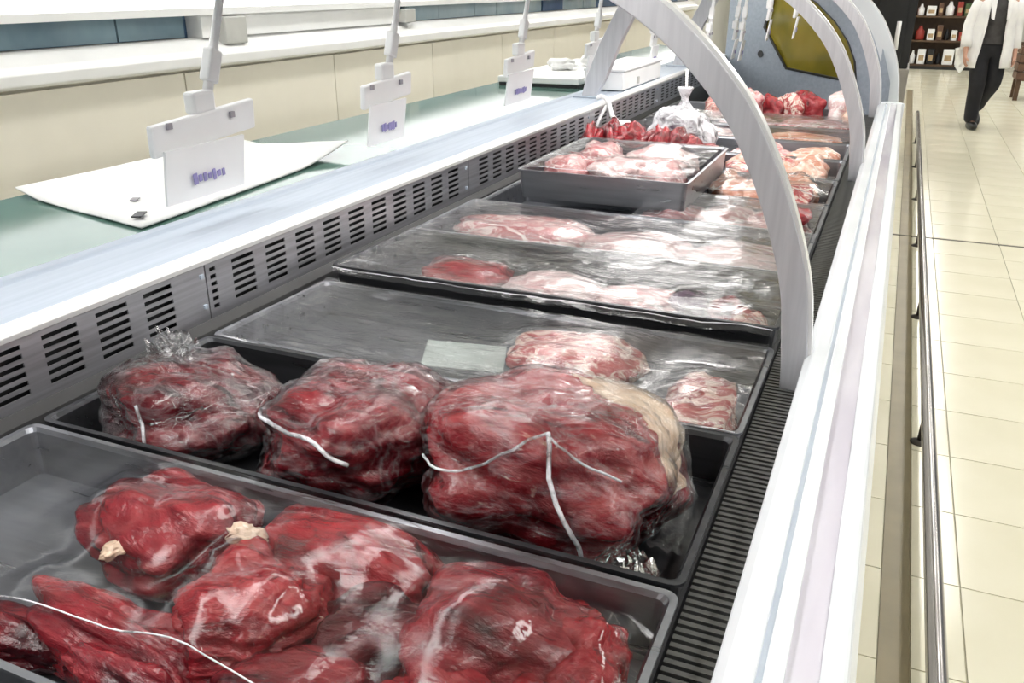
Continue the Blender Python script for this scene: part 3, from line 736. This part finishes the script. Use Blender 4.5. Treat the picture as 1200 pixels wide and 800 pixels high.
# bag of meat with a knotted neck
tray(3.565, TZ, 'steel tray carrying the knotted milky bag', tray_light)
bagr = empty('meat_bag', (-.765,3.50,B0)); tag(bagr, 'milky plastic bag of meat tied with a knotted neck', 'bag')
kbag = dict(amp=.14, ridge=.08, fine=.03, boxy=2.2)
me = lump_mesh(.125,.12,.20,140, sub=4, **kbag); me.materials.append(M['purple']); inst('bagged_meat', me, bagr)
shell(bagr, 140, 'bag', pinch=[(0,0,.2)], kw=kbag, dims=(.135,.13,.215), sub=5)
MB().lathe([(.055,.185),(.035,.215),(.018,.235),(.014,.25),(.022,.268),(.034,.29),(.03,.292)], n=18).build('bag_neck', 'bag', bagr, True)
rope('knot_string', [(.0,.0,.25),(.005,-.01,.30),(.0,.0,.36)], .006, 'whitepl', bagr)
cut('pork_piece', 'pink pork cut beside the knotted milky bag', (-.44,3.50), B0, 0.129, 0.114, 0.094, 0, 'pink', 141, 'pork behind the bag', amp=.2)
cut('pork_piece', 'peach pork cut at the grille end beside the milky bag tray', (-.255,3.50), B0, 0.105, 0.125, 0.094, 0, 'orange', 142, 'pork behind the bag', amp=.2)
reset()
# far trays
tray(3.94, TZ, 'steel tray of brownish cuts under clear film behind the milky bag tray', tray_light)
cut('pork_piece', 'long brownish pink cut under film behind the bag tray', (-.35,3.94), B0, 0.199, 0.125, 0.077, 0, 'orange', 143, 'far pork cuts', amp=.15)
cut('pork_piece', 'pale pork cut under film at the vent side behind the bag tray', (-.78,3.94), B0, 0.199, 0.125, 0.077, 0, 'pale', 144, 'far pork cuts', amp=.15)
drape_film('grey shiny film over the brownish cuts', -1.085, -.137, 3.77, 4.11, TZ+.082, 'film', .004, 8, res=.014)
reset()
tray(4.315, TZ, 'steel tray of pink cuts behind the brownish ones', tray_light)
cut('pork_piece', 'pink pork cut at the grille end of the white-glaring tray', (-.325,4.30), B0, 0.175, 0.125, 0.088, 0, 'pink', 145, 'far pork cuts', amp=.15)
cut('pork_piece', 'white fatty pork cut in the middle of the white-glaring tray', (-.62,4.30), B0, 0.164, 0.125, 0.088, 0, 'pale', 146, 'far pork cuts', amp=.15)
drape_film('white glaring film over the pink cuts near the end panel', -1.085, -.137, 4.14, 4.49, TZ+.084, 'filmh', .004, 9, res=.014)
reset()
tray(4.69, TZ, 'last steel tray holding the row of red cuts before the end panel', tray_light)
for i in range(6):
    o = cut('beef_roll', ['marbled red piece at the vent end of the row before the end panel','bright red piece second from the vent end of the row before the end panel','pale pink piece in the row before the end panel','bright red piece beside the pale pink one in the row before the end panel','marbled red piece between two bright red ones before the end panel','bright red piece beside the pale bird in the row before the end panel'][i], (-.86+.092*i, 4.72+.01*(i%2)), B0, .060, .11, .15+.01*(i%3), 12*i, ['rib','beef_bright','pink','beef_bright','rib','beef_bright'][i], 150+i, 'red cuts before the end panel', amp=.22, ridge=.1)
cut('poultry_piece', 'pale peach whole bird by the last arch', (-.225,4.68), B0, 0.076, 0.125, 0.187, 0, 'pale', 160, None, 'poultry', amp=.2)
reset()
tag(cut('offal_piece', 'brown rounded piece in front of the pale bird by the last arch', (-.175,4.53), B0, 0.053, 0.063, 0.110, 0, 'orange', 161, None, 'meat', amp=.1), None)

# white hooked rod leaning from the rear sill onto the meat
hk = MB().tube([(-1.172,3.62,1.146),(-1.165,3.62,1.150),(-1.15,3.615,1.155),(-1.13,3.61,1.152),(-1.11,3.60,1.13),(-1.07,3.52,1.09),(-.985,3.36,1.08),(-.955,3.30,1.085)], .010, 8).build('hook_rod', 'whitepl', None, True)
tag(hk, 'white plastic hooked rod leaning from the rear sill onto dark red strips', 'hook')
MB().tube([(-1.12,3.60,1.12),(-1.135,3.55,1.07),(-1.14,3.52,1.03)], .007, 6).build('hook_prong', 'whitepl', hk, True)
MB().obox((-.955,3.30,1.09), .03, .03, .014, .4).build('hook_foot', 'whitepl', hk, bevel=.006)

# ------------------------------------------------------------ price tags hanging from the canopy rail
def price_tag(y, x, label, big=1.0, w1=.28, w2=.21, group='hanging price tags', yaw=0, zt=0.):
    r = empty('price_tag', (x, y, 1.715), yaw)
    top = 1.715; lean = .40
    p = lambda z, dx=0: (dx, -lean*(top-z) + .4*(top-1.33), z-top)
    MB().tube([p(1.713), p(1.60), p(1.46), p(1.385+zt)], [.008,.008,.010,.011], 8).build('rod', 'whitepl', r, True)
    MB().obox(p(1.70), .012, .016, .02).build('rail_clip', 'whitepl', r, bevel=.003)
    cy = p(1.33)[1]
    MB().obox(p(1.445+zt), .013, .017, .034, 0, 0, -math.atan(lean)).build('swivel', 'whitepl', r, bevel=.005)
    MB().obox((0, cy, 1.378+zt-top), .014, .032, .022).build('clamp', 'whitepl', r, bevel=.006)
    pl = MB().obox((.004, cy, 1.328+zt-top), .008, w1/2, .032, 0, R(6), R(4)).build('tag_holder', 'whitepl', r, bevel=.005)
    for s in (-1, 1):
        MB().obox((.018, cy + s*.3*w1 - .02, 1.345+zt-top), .003, .006, .006).build('holder_stud', 'printg', pl)
    lp = MB().obox((.012, cy-.02, 1.245+zt-top), .003, w2/2, .055, 0, R(8)).build('price_card', 'whitepl', r)
    rows = ((.022,.42,'printg',.005),(-.012,.36,'print',.013),(.0,.7,'printg',.002))
    # smudged print too blurred to read: word-sized dashes
    rr = random.Random(int(y*100))
    for zz, wf, mm, hh in rows[:2]:
        n = 7
        for q in range(n):
            a = w2*wf*(q/(n-1)-.5)
            MB().obox((.0175 - zz*.14, cy-.02+a, 1.245+zz+zt-top), .0012, w2*wf/n*rr.uniform(.28,.5), hh*rr.uniform(.45,.95), 0, R(8), R(12)).build('print_mark', mm, lp)
    tag(r, label, 'price tag', group); return r
price_tag(1.395, -1.30, 'white hanging price tag with violet print over the paper sheet', w1=.30, w2=.23)
price_tag(2.115, -1.30, 'white hanging price tag over bare green glass, next to the one over the paper', w1=.25, w2=.19)
price_tag(3.060, -1.30, 'white hanging price tag over the end of the bare green glass', w1=.26, w2=.24)
price_tag(3.98, -1.31, 'white hanging price tag beside the leaning rear upright and the white box', w1=.26, w2=.24)
price_tag(4.70, -1.22, 'narrow white hanging price tag just past the leaning upright, over white paper', w1=.10, w2=.14)
price_tag(5.05, -1.0, 'slim white hanging price tag over the red cuts near the end panel', w1=.10, w2=.10)
price_tag(5.30, -.86, 'slim white hanging price tag before the corner of the olive window', w1=.08, w2=.10)
price_tag(5.42, -.92, 'slim white hanging price tag before the plug of the end panel', w1=.08, w2=.10)
price_tag(5.15, -.70, 'short white hanging price tag before the olive window', w1=.10, w2=.07, zt=.12)
price_tag(5.05, -.55, 'short white hanging price tag in the middle of the olive window', w1=.10, w2=.07, zt=.14)

# ------------------------------------------------------------ things on the worktop
def sheet(name, corners, z, label, cat, m='paper', lift=None, seed=0, n=22, th=.004):
    a, b, c, d = [Vector((*p, z)) for p in corners]; mb = MB()
    for i in range(n):
        for j in range(n):
            u, v = i/(n-1), j/(n-1)
            p = a.lerp(b, u).lerp(d.lerp(c, u), v)
            p.z += (lift(u, v) if lift else 0) + .003*noise.noise(Vector((u*3+seed, v*3, seed)))+.003
            mb.v.append(tuple(p))
    for i in range(n-1):
        for j in range(n-1): mb.f.append((i*n+j, (i+1)*n+j, (i+1)*n+j+1, i*n+j+1))
    o = mb.build(name, m, None, True); s = o.modifiers.new('thickness', 'SOLIDIFY'); s.thickness = th; s.offset = 1
    tag(o, label, cat); return o
ps = sheet('paper_sheet', [(-1.895,1.385),(-1.39,1.275),(-1.48,2.18),(-1.85,2.145)], 1.129, 'curled white paper sheet lying on the green glass worktop', 'paper', lift=lambda u, v: .055*max(0, v-.72)**1.2*3*u*.9 + .03*max(0,.18-u)*3)
MB().obox((-1.45,1.33,1.143), .010, .022, .0015, .5).build('dark_mark', 'dark', ps)
MB().obox((-1.575,1.44,1.141), .008, .012, .0012, .5).build('dark_mark', 'printg', ps)
pt = empty('paper_pad', (-1.62,4.70,1.129)); tag(pt, 'thick white paper pad with black edge lying beyond the green glass', 'paper pad')
MB().box(-.22,.20,-.62,.55,0,.016).build('black_base', 'black', pt)
MB().box(-.225,.205,-.625,.555,.016,.045).build('sheets', 'paper', pt, bevel=.004)
for i, (x, y, s) in enumerate(((-1.66,4.50,.085),(-1.56,4.80,.105),(-1.66,5.05,.075))):
    cut('crumpled_paper', ['crumpled white paper ball on the edge of the pad','largest crumpled white paper ball on the pad','smaller crumpled white paper ball at the back of the pad'][i], (x,y), 1.175, s, s*.9, s*.7, 30*i, 'paper', 170+i, 'paper balls on the pad', 'paper', drape=False, amp=.3, ridge=.2, fine=.08)
wb = empty('white_box', (-1.255,4.35,1.137)); tag(wb, 'white lidded plastic box on the rear sill behind the leaning upright', 'box')
MB().box(-.10,.09,-.36,.34,0,.085).build('box_body', 'whitepl', wb, bevel=.008)
MB().box(-.107,.097,-.367,.347,.085,.10).build('box_lid', 'whitepl', wb, bevel=.005)
MB().obox((.094,-.12,.03), .004, .012, .016).build('latch', 'greybox', wb)

# ------------------------------------------------------------ trolley guard rail on the floor
gr = empty('trolley_guard', (.292,0,0)); tag(gr, 'low steel tube trolley guard on dark floor posts along the counter', 'guard rail')
ys = [-1.0 + i*.2 for i in range(int(13/.2))]
MB().tube([(0,y,.148) for y in ys], .024, 16).build('guard_tube', 'tube', gr, True)
pm = MB().tube([(-.004,0,.004),(-.004,0,.06),(-.003,0,.10),(0,0,.135)], [.010,.009,.009,.010], 8); pm.lathe([(.034,0),(.034,.004),(.022,.010),(.012,.014)], (-.004,0,0), 14)
pm = pm.mesh('guard_post', 'post', True)
for y in (.34, 1.77, 3.21, 4.64, 6.07, 7.5, 8.93, 10.36): inst('guard_post', pm, gr, (0, y, 0))

# ------------------------------------------------------------ far end of the shop
for n_, c_ in {'shelfwood': (.09,.05,.025), 'red': (.30,.03,.02), 'amber': (.5,.3,.05), 'green': (.05,.09,.03), 'brown': (.12,.06,.035), 'tan': (.42,.30,.17)}.items():
    M[n_] = speckle(mat('shop_'+n_, rough=.5), tuple(v*.8 for v in c_), tuple(v*1.2 for v in c_), 10)
M['greymet'] = speckle(mat('grey_cabinet_side', rough=.4), (.24,.22,.20), (.32,.30,.27), 6)
# shelving unit
sh = empty('shelving_unit', (.70,20.2,0)); tag(sh, 'dark wooden shelving unit stocked with goods at the end of the aisle', 'shelving')
MB().box(-.80,-.76,-.25,.25,0,2.1).build('side_panel', 'shelfwood', sh); MB().box(.96,1.0,-.25,.25,0,2.1).build('side_panel', 'shelfwood', sh)
MB().box(-.76,.96,.22,.25,0,2.1).build('back_panel', 'shelfwood', sh)
for zz in (.06, .52, .98, 1.42, 1.86): MB().box(-.76,.96,-.25,.22,zz,zz+.035).build('shelf', 'shelfwood', sh)
MB().box(-.76,.96,-.24,-.22,0,.06).build('kick_board', 'black', sh)
rnd = random.Random(9)
names = {.095: 'bottom', .555: 'second', 1.015: 'third', 1.455: 'fourth'}
for zz, nm in names.items():
    x = -.72; kk = 0
    while x < .84:
        wd = rnd.uniform(.10,.22); hh = rnd.uniform(.16,.30)
        mm = rnd.choice(['whitepl','whitepl','brown','red','amber','green','brown','black']) if zz > .2 else rnd.choice(['whitepl','whitepl','black'])
        word = {'whitepl':'white','brown':'brown','red':'red','amber':'amber','green':'dark green','black':'black'}[mm]
        cx = .70 + x + wd/2
        if kk % 3 == 1:
            o = MB().lathe([(wd*.36,0),(wd*.40,.02),(wd*.40,hh*.62),(wd*.22,hh*.75),(wd*.14,hh*.95),(wd*.15,hh)], (0,0,0), 14).build('jar', mm, None, True, loc=(cx,20.08,zz))
            cat = 'jar'
        else:
            o = MB().box(-wd/2+.008, wd/2-.008, -.10, .08, 0, hh).build('packet', mm, None, bevel=.008, loc=(cx,20.08,zz)); cat = 'packet'
            MB().box(-wd*.3, wd*.3, -.106, -.10, hh*.25, hh*.6).build('packet_label', 'tan' if mm != 'tan' else 'whitepl', o)
        tag(o, '%s %s on the %s shelf of the dark shelving unit' % (word, cat, nm), cat, '%s %ss on the %s shelf' % (word, cat, nm))
        x += wd + .02; kk += 1
# black upright cabinet beyond the counter end
kc = empty('black_cabinet', (-.33,9.2,0)); tag(kc, 'tall black cabinet with white door handle beyond the counter end', 'cabinet')
MB().box(-.12,.40,-.0,.7,.86,2.1).build('body', 'black', kc, bevel=.01)
MB().box(-.12,.42,-.02,.72,0,.86).build('base', 'greymet', kc, bevel=.01)
MB().box(.07,.33,-.015,0,.92,2.05).build('door', 'black', kc, bevel=.005)
MB().tube([(.27,-.05,1.03),(.27,-.05,1.28)], .022, 10).build('handle', 'whitepl', kc, True)
MB().obox((.27,-.03,1.05), .010, .03, .012).build('handle_mount', 'whitepl', kc); MB().obox((.27,-.03,1.26), .010, .03, .012).build('handle_mount', 'whitepl', kc)
# brown goods rack just behind the end panel
bk = empty('goods_rack', (-.95,8.6,0)); tag(bk, 'dark brown goods rack standing behind the counter end panel', 'rack')
MB().box(-.5,.5,.3,.34,0,2.0).build('back_panel', 'shelfwood', bk)
for x in (-.5,.46): MB().box(x,x+.04,-.3,.3,0,2.0).build('side_panel', 'shelfwood', bk)
for zz in (.15,.6,1.0,1.4,1.8): MB().box(-.46,.46,-.3,.3,zz,zz+.03).build('shelf', 'shelfwood', bk)
for zz, hh in ((1.03,.25),(1.43,.25),(.63,.25)):
    for i in range(4):
        mm = ['brown','amber','green','tan'][(i+int(zz*10))%4]
        o = MB().box(-.09,.09,-.12,.12,0,hh-.03*(i%2)).build('carton', mm, None, bevel=.01, loc=(-1.3+.225*i,8.5,zz))
        MB().box(-.06,.06,-.126,-.12,.06,.14).build('carton_label', 'whitepl' if i % 2 else 'red', o)
        tag(o, '%s carton on the goods rack behind the end panel' % {'brown':'brown','amber':'amber','green':'green','tan':'tan'}[mm], 'carton', '%s cartons on the goods rack' % mm)
# crate stack at the right edge
cr = empty('wooden_crate', (1.95,15.2,0)); tag(cr, 'reddish brown slatted crate on the floor behind the person', 'crate')
for k in range(4): MB().box(-.35,.35,-.25,-.23,.30+.12*k,.40+.12*k).build('slat', 'brown', cr); MB().box(-.35,.35,.23,.25,.30+.12*k,.40+.12*k).build('slat', 'brown', cr)
for k in range(4):
    for x in (-.35,.33): MB().box(x,x+.02,-.23,.23,.30+.12*k,.40+.12*k).build('slat', 'brown', cr)
for x in (-.33,.27):
    for y in (-.23,.17): MB().box(x,x+.06,y,y+.06,0,.80).build('corner_post', 'shelfwood', cr)
MB().box(-.33,.33,-.23,.23,.28,.30).build('bottom', 'brown', cr)
wsk = MB().lathe([(.20,0),(.27,.05),(.27,.40),(.22,.52),(.06,.56),(.0,.565)], (0,0,0), 18).build('flour_sack', 'whitepl', None, True, loc=(1.95,15.2,.302)); tag(wsk, 'plump white sack standing in the reddish brown crate', 'sack')

# ------------------------------------------------------------ the person
M['skin'] = speckle(mat('skin', rough=.5), (.50,.27,.19), (.58,.33,.24), 12)
M['coat'] = speckle(mat('white_coat_cotton', rough=.8), (.78,.77,.78), (.88,.87,.86), 8, bump=.3)
M['shirt'] = speckle(mat('charcoal_shirt', rough=.8), (.035,.032,.032), (.06,.055,.055), 14)
M['trouser'] = speckle(mat('black_trousers', rough=.8), (.006,.006,.009), (.013,.013,.018), 14)
M['shoe'] = mat('black_shoe', (.006,.006,.006), .3)
M['hair'] = speckle(mat('dark_hair', rough=.5), (.012,.009,.007), (.03,.022,.017), 30)
def skin_obj(name, nodes, edges, m, parent, root=0, sub=2):
    """nodes: (x,y,z,rx,ry)"""
    me = bpy.data.meshes.new(name); me.from_pydata([n[:3] for n in nodes], edges, []); me.materials.append(M[m])
    o = bpy.data.objects.new(name, me); COL.objects.link(o); o.parent = parent
    sk = o.modifiers.new('skin', 'SKIN'); sk.use_smooth_shade = True
    if not me.skin_vertices: me.attributes.new('skin', 'FLOAT', 'POINT') if False else None
    if not me.skin_vertices:
        bm = bmesh.new(); bm.from_mesh(me); bm.verts.layers.skin.verify(); bm.to_mesh(me); bm.free()
    for i, n in enumerate(nodes):
        me.skin_vertices[0].data[i].radius = (n[3], n[4] if len(n) > 4 else n[3]); me.skin_vertices[0].data[i].use_root = (i == root)
    s = o.modifiers.new('subdivision', 'SUBSURF'); s.levels = sub; s.render_levels = sub
    return o
pe = empty('person', (.93,11.8,0), R(12))
tag(pe, 'person in open white coat, charcoal shirt and black trousers walking with paper in hand', 'person')
# facing -y (towards the counter's near end); local +x is the picture's right
hipL, kneeL, ankL = (-.08,0,.93), (-.075,-.07,.50), (-.055,-.03,.09)     # planted leg
hipR, kneeR, ankR = (.09,0,.93), (.11,-.03,.52), (.055,.26,.20)          # trailing leg, heel lifted
nodes = [(0,0,.97,.15,.10),(0,0,1.12,.135,.095),(0,-.01,1.30,.16,.11),(0,0,1.44,.10,.08),(0,0,1.52,.05,.05),(0,-.015,1.58,.055,.06),(0,-.02,1.66,.078,.095),(0,-.015,1.74,.06,.075),
         (*hipL,.085,.09),(*kneeL,.058,.06),(-.065,-.02,.28,.05,.055),(*ankL,.036,.04),(-.05,-.14,.035,.036,.03),
         (*hipR,.085,.09),(*kneeR,.058,.06),(.085,.15,.36,.05,.055),(*ankR,.036,.04),(.05,.20,.08,.036,.03),
         (-.19,0,1.41,.05),(-.25,.03,1.15,.042),(-.27,-.06,.93,.030),(-.275,-.09,.87,.027),
         (.19,0,1.41,.05),(.25,.05,1.15,.042),(.27,.0,.92,.030),(.275,-.02,.86,.027)]
edges = [(0,1),(1,2),(2,3),(3,4),(4,5),(5,6),(6,7),(0,8),(8,9),(9,10),(10,11),(11,12),(0,13),(13,14),(14,15),(15,16),(16,17),(3,18),(18,19),(19,20),(20,21),(3,22),(22,23),(23,24),(24,25)]
for sx, (wx, wy, wz) in ((-1, (-.275,-.09,.87)), (1, (.275,-.02,.86))):
    b0 = len(nodes); nodes.append((wx, wy-.02, wz-.06, .026, .014)); edges.append((21 if sx < 0 else 25, b0))
    for k, (dy, ln) in enumerate(((-.035,.062),(-.012,.075),(.010,.070),(.030,.055))):
        i0 = len(nodes); nodes += [(wx, wy-.02+dy, wz-.095, .0095), (wx+sx*-.012, wy-.02+dy*1.05, wz-.095-ln*.55, .0085), (wx+sx*-.035, wy-.02+dy*1.05, wz-.095-ln*.9, .0075)]
        edges += [(b0,i0),(i0,i0+1),(i0+1,i0+2)]
    i0 = len(nodes); nodes += [(wx-sx*.012, wy-.065, wz-.065, .010), (wx-sx*.03, wy-.075, wz-.10, .0085)]; edges += [(b0,i0),(i0,i0+1)]
skin_obj('body', nodes, edges, 'skin', pe)
# face
for sx in (-1,1):
    MB().lathe([(0,-.010),(.009,-.006),(.011,0),(.009,.006),(0,.010)], (sx*.030,-.108,1.668), 10).build('eye', 'black', pe, True)
    MB().lathe([(.004,-.03),(.014,-.02),(.018,0),(.016,.02),(.004,.03)], (sx*.083,.0,1.655), 10).build('ear', 'skin', pe, True)
MB().tube([(0,-.108,1.675),(0,-.124,1.645),(0,-.130,1.632),(0,-.112,1.625)], [.008,.012,.015,.008], 10).build('nose', 'skin', pe, True)
MB().tube([(-.024,-.104,1.598),(0,-.112,1.598),(.024,-.104,1.598)], [.003,.007,.003], 8).build('mouth', 'red', pe, True)
hm = lump_mesh(.092,.108,.12,200, sub=4, amp=.05, ridge=.03, fine=.03, boxy=2.1); hm.materials.append(M['hair']); inst('hair', hm, pe, (0,.018,1.69))
# trousers follow the legs
tn = [(0,0,1.10,.18,.13),(0,0,.97,.18,.135),(-.088,0,.86,.115,.12),(kneeL[0],kneeL[1],kneeL[2],.09,.095),(-.065,-.02,.28,.085,.085),(-.057,-.03,.05,.08,.08),
      (.098,0,.86,.115,.12),(kneeR[0],kneeR[1],kneeR[2],.09,.095),(.085,.15,.36,.085,.085),(.055,.27,.18,.075,.075)]
skin_obj('trousers', tn, [(0,1),(1,2),(2,3),(3,4),(4,5),(1,6),(6,7),(7,8),(8,9)], 'trouser', pe, 1)
def shoe(loc, pitch, name='shoe'):
    me = lump_mesh(.05,.14,.09,210, sub=4, amp=.02, ridge=0, fine=0, boxy=2.5, ); me.materials.append(M['shoe'])
    return inst(name, me, pe, loc, (pitch,0,0))
shoe((-.055,-.09,.0), 0); shoe((.053,.235,.075), R(35))
# shirt
def loft(rings, name, m, parent, n=28, a0=0, a1=360, th=.0, jitter=0., seed=0):
    """rings: (cx, cy, z, rx, ry); an open arc gives an open front"""
    mb = MB(); full = (a1-a0) >= 360; k1 = n if full else n+1
    for q, (cx, cy, z, rx, ry) in enumerate(rings):
        for k in range(k1):
            t = R(a0 + (a1-a0)*k/n); f = 1 + jitter*noise.noise(Vector((math.cos(t)*3, math.sin(t)*3, q*.35+seed)))
            mb.v.append((cx+rx*f*math.cos(t), cy+ry*f*math.sin(t), z))
    for q in range(len(rings)-1):
        for k in range(n): mb.f.append((q*k1+k, q*k1+(k+1)%k1, (q+1)*k1+(k+1)%k1, (q+1)*k1+k))
    o = mb.build(name, m, parent, True)
    if th: s = o.modifiers.new('thickness', 'SOLIDIFY'); s.thickness = th; s.offset = 0
    return o
loft([(0,0,.96,.185,.142),(0,0,1.08,.165,.125),(0,-.01,1.2,.172,.13),(0,-.01,1.32,.185,.138),(0,0,1.42,.165,.115),(0,0,1.475,.09,.075),(0,0,1.50,.062,.062)], 'shirt', 'shirt', pe, jitter=.05)
# coat: open at the front (arc from -55 to 235 degrees, gap round -90)
loft([(-.01,.03,.70,.285,.225),(-.01,.03,.80,.275,.215),(0,.02,.90,.262,.20),(0,.01,1.02,.24,.18),(0,0,1.16,.208,.155),(0,0,1.30,.215,.16),(0,0,1.40,.20,.142),(0,0,1.455,.135,.105),(0,.01,1.49,.085,.08),(0,.01,1.53,.075,.07)], 'coat', 'coat', pe, 44, -68, 238, .008, .10, 3)
for sx, pts in ((-1, [(-.185,0,1.42),(-.225,.015,1.30),(-.255,.03,1.15),(-.268,-.02,1.02),(-.275,-.065,.92)]), (1, [(.185,0,1.42),(.225,.025,1.30),(.255,.05,1.15),(.265,.025,1.02),(.272,.0,.91)])):
    MB().tube(pts, [.075,.07,.065,.062,.060], 14).build('coat_sleeve', 'coat', pe, True)
for sx in (-1,1):
    MB().add([(sx*.055,-.118,1.50),(sx*.115,-.13,1.42),(sx*.10,-.178,1.24),(sx*.065,-.176,1.22),(sx*.055,-.126,1.51),(sx*.115,-.14,1.42),(sx*.10,-.188,1.24),(sx*.065,-.186,1.22)], [(0,1,2,3),(4,7,6,5),(0,4,5,1),(1,5,6,2),(2,6,7,3),(3,7,4,0)]).build('coat_lapel', 'coat', pe)
mb = MB(); n = 14
for i in range(n):
    for j in range(n):
        u, v = i/(n-1), j/(n-1); x = .57 + .17*u + .03*v; zz = .93 - .30*v*(1-.45*abs(u-.35)*2) + .05*(u-.5)
        mb.v.append((x, 11.72 + .05*math.sin(u*5+v*2)*v + .03*noise.noise(Vector((u*3,v*3,2))), zz))
for i in range(n-1):
    for j in range(n-1): mb.f.append((i*n+j,(i+1)*n+j,(i+1)*n+j+1,i*n+j+1))
pp = mb.build('paper_sheet', 'paper', None, True); s = pp.modifiers.new('thickness', 'SOLIDIFY'); s.thickness = .002
tag(pp, 'creased white paper held low in the walking person\'s hand', 'paper')
